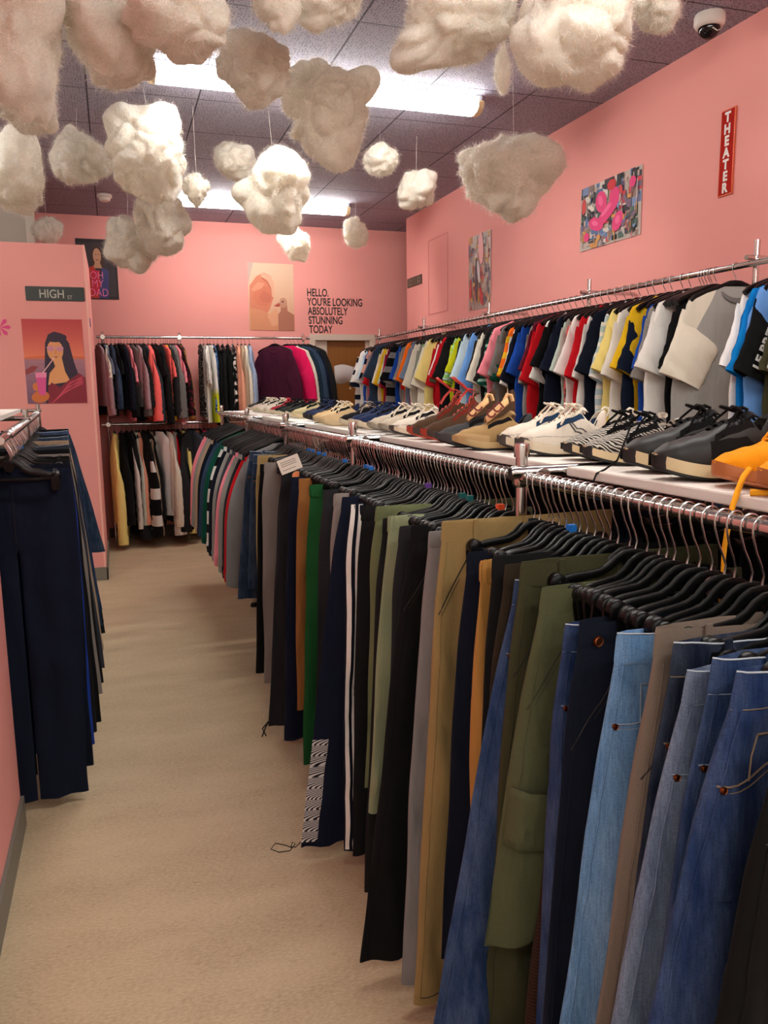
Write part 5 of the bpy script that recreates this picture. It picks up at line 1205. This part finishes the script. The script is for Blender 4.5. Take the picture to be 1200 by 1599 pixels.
    if lace is not None:
        mb = MB(); rr = .0026 if not boot else .0022; rows = 6
        for q in range(rows):
            s = lerp(.33, .545, q/(rows-1)); sg = 1 if q % 2 else -1
            mb.tube([thr(s, -1.2*sg), thr(s+.012, -.5*sg), thr(s+.02, .3*sg), thr(s+.034, 1.2*sg)], rr, 6, lace); mb.tube([thr(s, 1.2*sg), thr(s+.012, .5*sg), thr(s+.024, -.3*sg), thr(s+.034, -1.2*sg)], rr, 6, lace)
        R = random.Random(seed); k0 = thr(.57, 0); k0 = (k0[0], k0[1], k0[2]+.006)
        big = 2.1 if boot else 1.0
        for sg in (-1, 1):
            for f in (1, .7):
                pts = []
                for q in range(13):
                    a = q/12*pi*2; pts.append((k0[0]-.012 - f*(.022 if not boot else .05)*(1-cos(a))*.6 + R.uniform(-.001, .001), sg*f*(.014*sin(a)+.014*(1-cos(a)))*(1 if not boot else 1.7), k0[2]-.006 + f*(.012 if not boot else .05)*sin(a/2)**2))
                mb.tube(pts, rr, 6, lace)
            mb.tube([k0, (k0[0]-.02, sg*.02, k0[2]+.006), (k0[0]-.045, sg*.034, k0[2]-.02), (k0[0]-.06, sg*.042, k0[2]-.045)], rr, 6, lace)
        build(mb, 'laces', t)
    if toe is not None:     # rubber toe bumper
        mb = MB(); tm = 12; sm = .1 if 'W' not in opts else .34; rows_ = []
        for i in range(tm+1):
            q = i/tm; s = sm*q; K = lerp(.62, .03, q**.8) if 'W' not in opts else lerp(.5, .22, q)
            row = [sec(s, K*k/6, 0, -1) for k in range(6, -1, -1)]; row = [(p[0]-.0065*(1-q)**2, min(p[1]*1.03, -.001)-.0042+.002*q, p[2]+.0012) for p in row]
            bz = .006+spring(s); row[-1] = (row[-1][0], row[-1][1]-.001, bz)
            rows_.append(row + [(p[0], -p[1], p[2]) for p in reversed(row)])
        mb.loft(rows_, toe, closed=False); build(mb, 'toe_bumper', t)
    if heelc is not None:
        mb = MB(); V = [[(lambda p: (p[0]+.001, p[1]*1.03, p[2]+.0005))(sec(s, k/8, 0, sd)) for sd, ks in ((-1, range(9)), (1, range(8, -1, -1))) for k in ks] for s in (.93, .96, .985, 1)]
        mb.loft(V, heelc, False, True, closed=False); build(mb, 'heel_tab', t)
    if 'O' in opts:         # side overlay panel
        mb = MB(); V = []
        for i in range(13):
            s = lerp(.3, .97, i/12)
            V.append([(lambda p: (p[0], p[1]-.0018, p[2]+.0006))(sec(s, k/6*lerp(.55, .3, i/12), 0, -1)) for k in range(7)])
        mb.loft(V, heelc or collar or upper, closed=False); build(mb, 'side_panel', t)
    if 'N' in opts:         # curved side stripe
        mb = MB(); pts = []
        for q in range(21):
            a = q/20; s = lerp(.42, .9, a); k = .36 - .5*(a-.1)*(1-a)*2 + .5*a*a
            if q < 3: k += (3-q)*.09
            p = sec(s, min(.9, k), 0, -1); pts.append((p[0], p[1]-.0025, p[2]))
        mb.tube(pts, .0018, 5, plain('swoosh_navy', (26, 30, 44), .5)); pts2 = [(p[0]+.004, p[1]-.0004, p[2]+.009*sin(pi*min(1, i/14))+.002) for i, p in enumerate(pts)][:18]
        mb.tube(pts2, .0014, 5, plain('swoosh_navy', (26, 30, 44), .5)); build(mb, 'side_stripe', t)
        mb = MB(); mb.tube([(lambda p: (p[0], p[1]-.001, p[2]))(sec(lerp(.06, .9, q/16), lerp(.22, .34, q/16)+.06*sin(q*.6), 0, -1)) for q in range(17)], .0011, 5, plain('shoe_seam_grey', (150, 146, 140), .7)); build(mb, 'stitching', t)
        mb = MB(); mb.tube([(L*.965, 0, .1*hgt), (L*1.0, 0, .118), (L*1.03, 0, .116), (L*1.035, 0, .104), (L*1.0, 0, .09)], .003, 6, upper); build(mb, 'pull_tab', t)
    return t
WHT = fab((206, 200, 186)); OFFS = plain('sole_offwhite', (200, 188, 162), .55); CRS = plain('sole_cream', (206, 186, 146), .6); BLKS = plain('sole_black', (22, 21, 21), .6); BLKL = plain('black_leather', (34, 33, 33), .5, 0, .35)
LACEW = fab((214, 206, 188)); LACEK = fab((16, 16, 17)); SUEDE = fab((214, 134, 20)); GUM = plain('gum_rubber', (176, 104, 56), .5); BRN = fab((70, 52, 38)); REDR = plain('red_rubber', (170, 58, 36), .55); REDL = plain('red_cord', (206, 62, 52), .6)
Z = SHZ+.0005
def s2(dx, y, rz, *a, **k): return shoe(dx, y, Z, rz, *a, **k)
s2(0.95, 0.985, -0.3, 'orange suede shoe with gum sole, nearest on the shelf', SUEDE, GUM, fab((228, 150, 30)), 'F', out=GUM, sole_h=.026, name='sneaker', group='orange suede pair')
s2(0.975, 1.115, -0.3, 'orange suede shoe behind its nearer orange twin', SUEDE, GUM, fab((228, 150, 30)), 'F', out=GUM, sole_h=.026, group='orange suede pair')
s2(0.953, 1.25, -0.33, 'black leather sneaker with cream midsole, nearer of the pair', BLKL, CRS, LACEK, 'O', out=BLKS, sole_h=.03, toe=BLKS, L=.3, hgt=1.12, group='black sneaker pair', collar=fab((24, 24, 26)), heelc=fab((24, 24, 25)))
s2(0.985, 1.385, -0.33, 'black leather sneaker with cream midsole, farther of the pair', BLKL, CRS, LACEK, 'O', out=BLKS, sole_h=.03, toe=BLKS, L=.3, hgt=1.12, group='black sneaker pair', collar=fab((24, 24, 26)), heelc=fab((24, 24, 25)))
ZB = fab((30, 29, 30), 'zebra', (190, 184, 174), 60); EMB = plain('emblem_pale', (206, 196, 180), .5)
for dx, y, lb in ((1.0, 1.56, 'zebra-knit black sneaker with trefoil tongue, nearer one'), (1.02, 1.675, 'zebra-knit black sneaker with trefoil tongue, farther one')):
    t = s2(dx, y, -.33, lb, ZB, CRS, LACEK, 'O', out=BLKS, toe=BLKS, L=.28, group='zebra sneaker pair', collar=fab((18, 18, 19)))
    mb = MB()
    for a in (-.6, 0, .6): mb.lathe([(0, -.001), (.006, -.001), (.006, .001), (0, .001)], (.165+.009*sin(a), -.033, .103+.008*cos(a)), 'Y', 12, EMB)
    mb.box((.158, -.034, .091), (.172, -.032, .0925), EMB); mb.box((.158, -.034, .0885), (.172, -.032, .09), EMB); build(mb, 'trefoil_emblem', t, False)
for dx, y, lb in ((.98, 1.835, 'white running sneaker with navy side curve, nearer of the pair'), (.995, 1.965, 'white running sneaker with navy side curve, farther of the pair')):
    s2(dx, y, -.34, lb, WHT, OFFS, LACEW, 'N', out=BLKS, toe=plain('toe_grey', (66, 62, 58), .6), L=.285, hgt=1.1, sole_h=.028, lining=fab((40, 66, 96)), group='white running pair', seed=int(y*100))
GUC = fab((58, 60, 62)); TANS = fab((176, 148, 106))
for k, (dx, y, lb) in enumerate(((.915, 2.09, 'grey sneaker with lettered tan straps, nearer one'), (.915, 2.215, 'grey sneaker with lettered tan straps, farther one'))):
    t = s2(dx, y, -.34, lb, GUC if k else fab((150, 124, 84)), plain('sole_sand', (178, 150, 104), .6) if not k else plain('sole_dark_grey', (58, 60, 62), .6), None, 'W', out=BLKS, toe=plain('toe_sand', (176, 146, 98), .6) if not k else plain('toe_dark', (56, 58, 60), .6), L=.28, group='tan strap pair')
    mb = MB(); V = [[(lerp(.09, .15, a)+.0, yy, .078+.055*a + .012*(1-(yy/.03)**2)) for yy in (-.034, -.018, 0, .018, .034)] for a in (0, .25, .5, .75, 1)]
    vs = [p for r_ in V for p in r_]; mb.add(vs, [(a*5+i, a*5+i+1, (a+1)*5+i+1, (a+1)*5+i) for a in range(4) for i in range(4)], fab((206, 166, 118))); st = build(mb, 'strap', t); md = st.modifiers.new('thick', 'SOLIDIFY'); md.thickness = .004
    textmesh('strap_lettering', 'CCI' if not k else 'CC', .034, plain('strap_print', (116, 40, 34), .6), t, (.098, -.0365, .086), (pi/2, radians(-42), 0), .95, .001)
    mb = MB(); mb.tube([(.14, 0, .135), (.15, 0, .155), (.16, 0, .152), (.165, 0, .135)], .006, 6, fab((196, 160, 116))); build(mb, 'pull_tab', t)
for k, (dx, y, lb) in enumerate(((.95, 2.43, 'brown hiking boot with red laces, nearer of the pair'), (.965, 2.6, 'brown hiking boot with red laces, farther of the pair'))):
    s2(dx, y, -.34, lb, BRN, plain('boot_midsole', (58, 48, 40), .7), REDL, 'B', out=REDR, toe=REDR, L=.3, hgt=1.0, sole_h=.03, name='hiking_boot', lining=fab((112, 44, 34)), group='brown hiking boots', seed=30+k, collar=fab((112, 44, 34)) if k else None)
GRS = fab((140, 132, 116))
for k, (dx, y, lb) in enumerate(((.965, 2.79, 'off-white sneaker with dark toe guard beside the hiking boots'), (.975, 2.95, 'off-white sneaker with grey toe, second from the hiking boots'), (.98, 3.11, 'off-white sneaker with grey toe, third from the hiking boots'))):
    s2(dx, y, -.34, lb, WHT if k == 0 else fab((186, 178, 160)), OFFS if k == 0 else plain('sole_stone', (150, 144, 128), .6), LACEW, 'N' if k == 0 else '', out=BLKS if k == 0 else plain('outs_grey', (110, 104, 94), .6), toe=plain('toe_brown', (74, 64, 56), .6) if k == 0 else GRS, L=.285, group='off-white sneakers', seed=50+k)
NAV = fab((34, 46, 78))
FAR = [(.905, 2.98, NAV, OFFS, NAV, 'navy canvas sneaker with white sole, nearer one', 'F'), (.915, 3.1, NAV, OFFS, NAV, 'navy canvas sneaker with white sole, farther one', 'F'), (.905, 3.23, fab((26, 26, 28)), OFFS, fab((150, 140, 136)), 'black sneaker between the navy and tan shoes', ''),
 (.85, 3.40, fab((206, 182, 140)), CRS, LACEW, 'cream and tan sneaker with pale laces, nearer one', ''), (.86, 3.53, fab((198, 170, 124)), CRS, LACEW, 'cream and tan sneaker with pale laces, farther one', ''), (.9, 3.70, fab((70, 62, 58)), BLKS, LACEK, 'dark brown shoe beyond the tan sneakers', ''),
 (.92, 3.86, NAV, BLKS, NAV, 'navy sneaker with knotted laces beyond the dark brown shoe', ''), (.93, 4.02, fab((40, 44, 66)), BLKS, NAV, 'blue-black sneaker on the far shelf', ''), (.93, 4.3, fab((176, 164, 126)), CRS, LACEK, 'sand sneaker with black laces on the far shelf', ''), (.93, 4.46, fab((36, 38, 36)), OFFS, LACEK, 'black and olive sneaker on the far shelf', ''),
 (.92, 4.63, fab((44, 46, 42)), OFFS, LACEK, 'charcoal sneaker with white sole on the far shelf', ''), (.93, 4.82, fab((28, 28, 28)), OFFS, LACEK, 'plain black sneaker with white sole on the far shelf', ''), (.95, 5.05, fab((150, 40, 50)), OFFS, plain('red_lace', (190, 30, 50), .6), 'red laced shoe near the rack end', ''), (.95, 5.25, fab((200, 190, 176)), OFFS, LACEW, 'white sneaker with red trim near the rack end', ''),
 (.95, 5.55, fab((206, 196, 184)), OFFS, LACEW, 'white shoe second from the rack end', 'F'), (.95, 5.75, fab((196, 180, 166)), OFFS, LACEW, 'pale shoe last at the rack end', 'F'), (.95, 6.0, fab((60, 58, 56)), OFFS, LACEK, 'dark shoe at the far rack end', '')]
for k, (dx, y, u, so, la, lb, op) in enumerate(FAR): s2(dx+.085, 3.32+(y-2.98)*1.09, -.3+R.gauss(0, .06), lb, u, so, la, op, L=.28, out=None, group='shoes on the far shelves', seed=70+k, toe=OFFS if 'F' in op else None)
for k, (s, lb) in enumerate(((1.35, 'cream sneaker on the left rack shelf'), (1.2, 'cream sneaker with black heel on the left rack shelf'))):
    p = Vector(LQ(s, .10, 1.414)) + Vector((LA.x, LA.y, 0)); shoe(p.x, p.y, 1.414, pi-.1, lb, fab((196, 182, 150)), OFFS, LACEW, '', heelc=BLKL, group='left rack shoes', seed=90+k)
# loose laces over the shelf edge
YL = fab((226, 152, 34)); mb = MB()
mb.tube([(1.0, 1.06, Z+.035), (.97, 1.04, Z+.026), (.948, 1.025, Z+.01), (.932, 1.018, Z-.015), (.918, 1.01, Z-.045), (.908, 1.005, Z-.08), (.905, 1.003, Z-.115), (.903, 1.002, Z-.14), (.904, 1.001, Z-.165), (.902, 1.0, Z-.175)], [.005, .005, .005, .0048, .0045, .004, .003, .003, .0055, .002], 8, YL)
tag(build(mb, 'shoe_lace'), 'long yellow shoelace dangling over the shelf edge behind the rail', 'shoelace')
mb = MB(); mb.tube([(1.02, .985, Z+.012), (.985, .985, Z+.006), (.96, .99, Z+.006), (.948, 1.0, Z+.006)], [.005, .005, .005, .006], 8, YL); tag(build(mb, 'shoe_lace'), 'short yellow shoelace lying on the shelf edge', 'shoelace')
mb = MB(); mb.tube([(1.08, 1.5, Z+.085), (1.04, 1.46, Z+.06), (1.0, 1.43, Z+.02), (.965, 1.42, Z+.004), (.94, 1.415, Z-.004), (.925, 1.41, Z-.03), (.918, 1.41, Z-.06)], .0022, 6, LACEK); tag(build(mb, 'shoe_lace'), 'black shoelace trailing from the zebra sneaker over the shelf edge', 'shoelace')
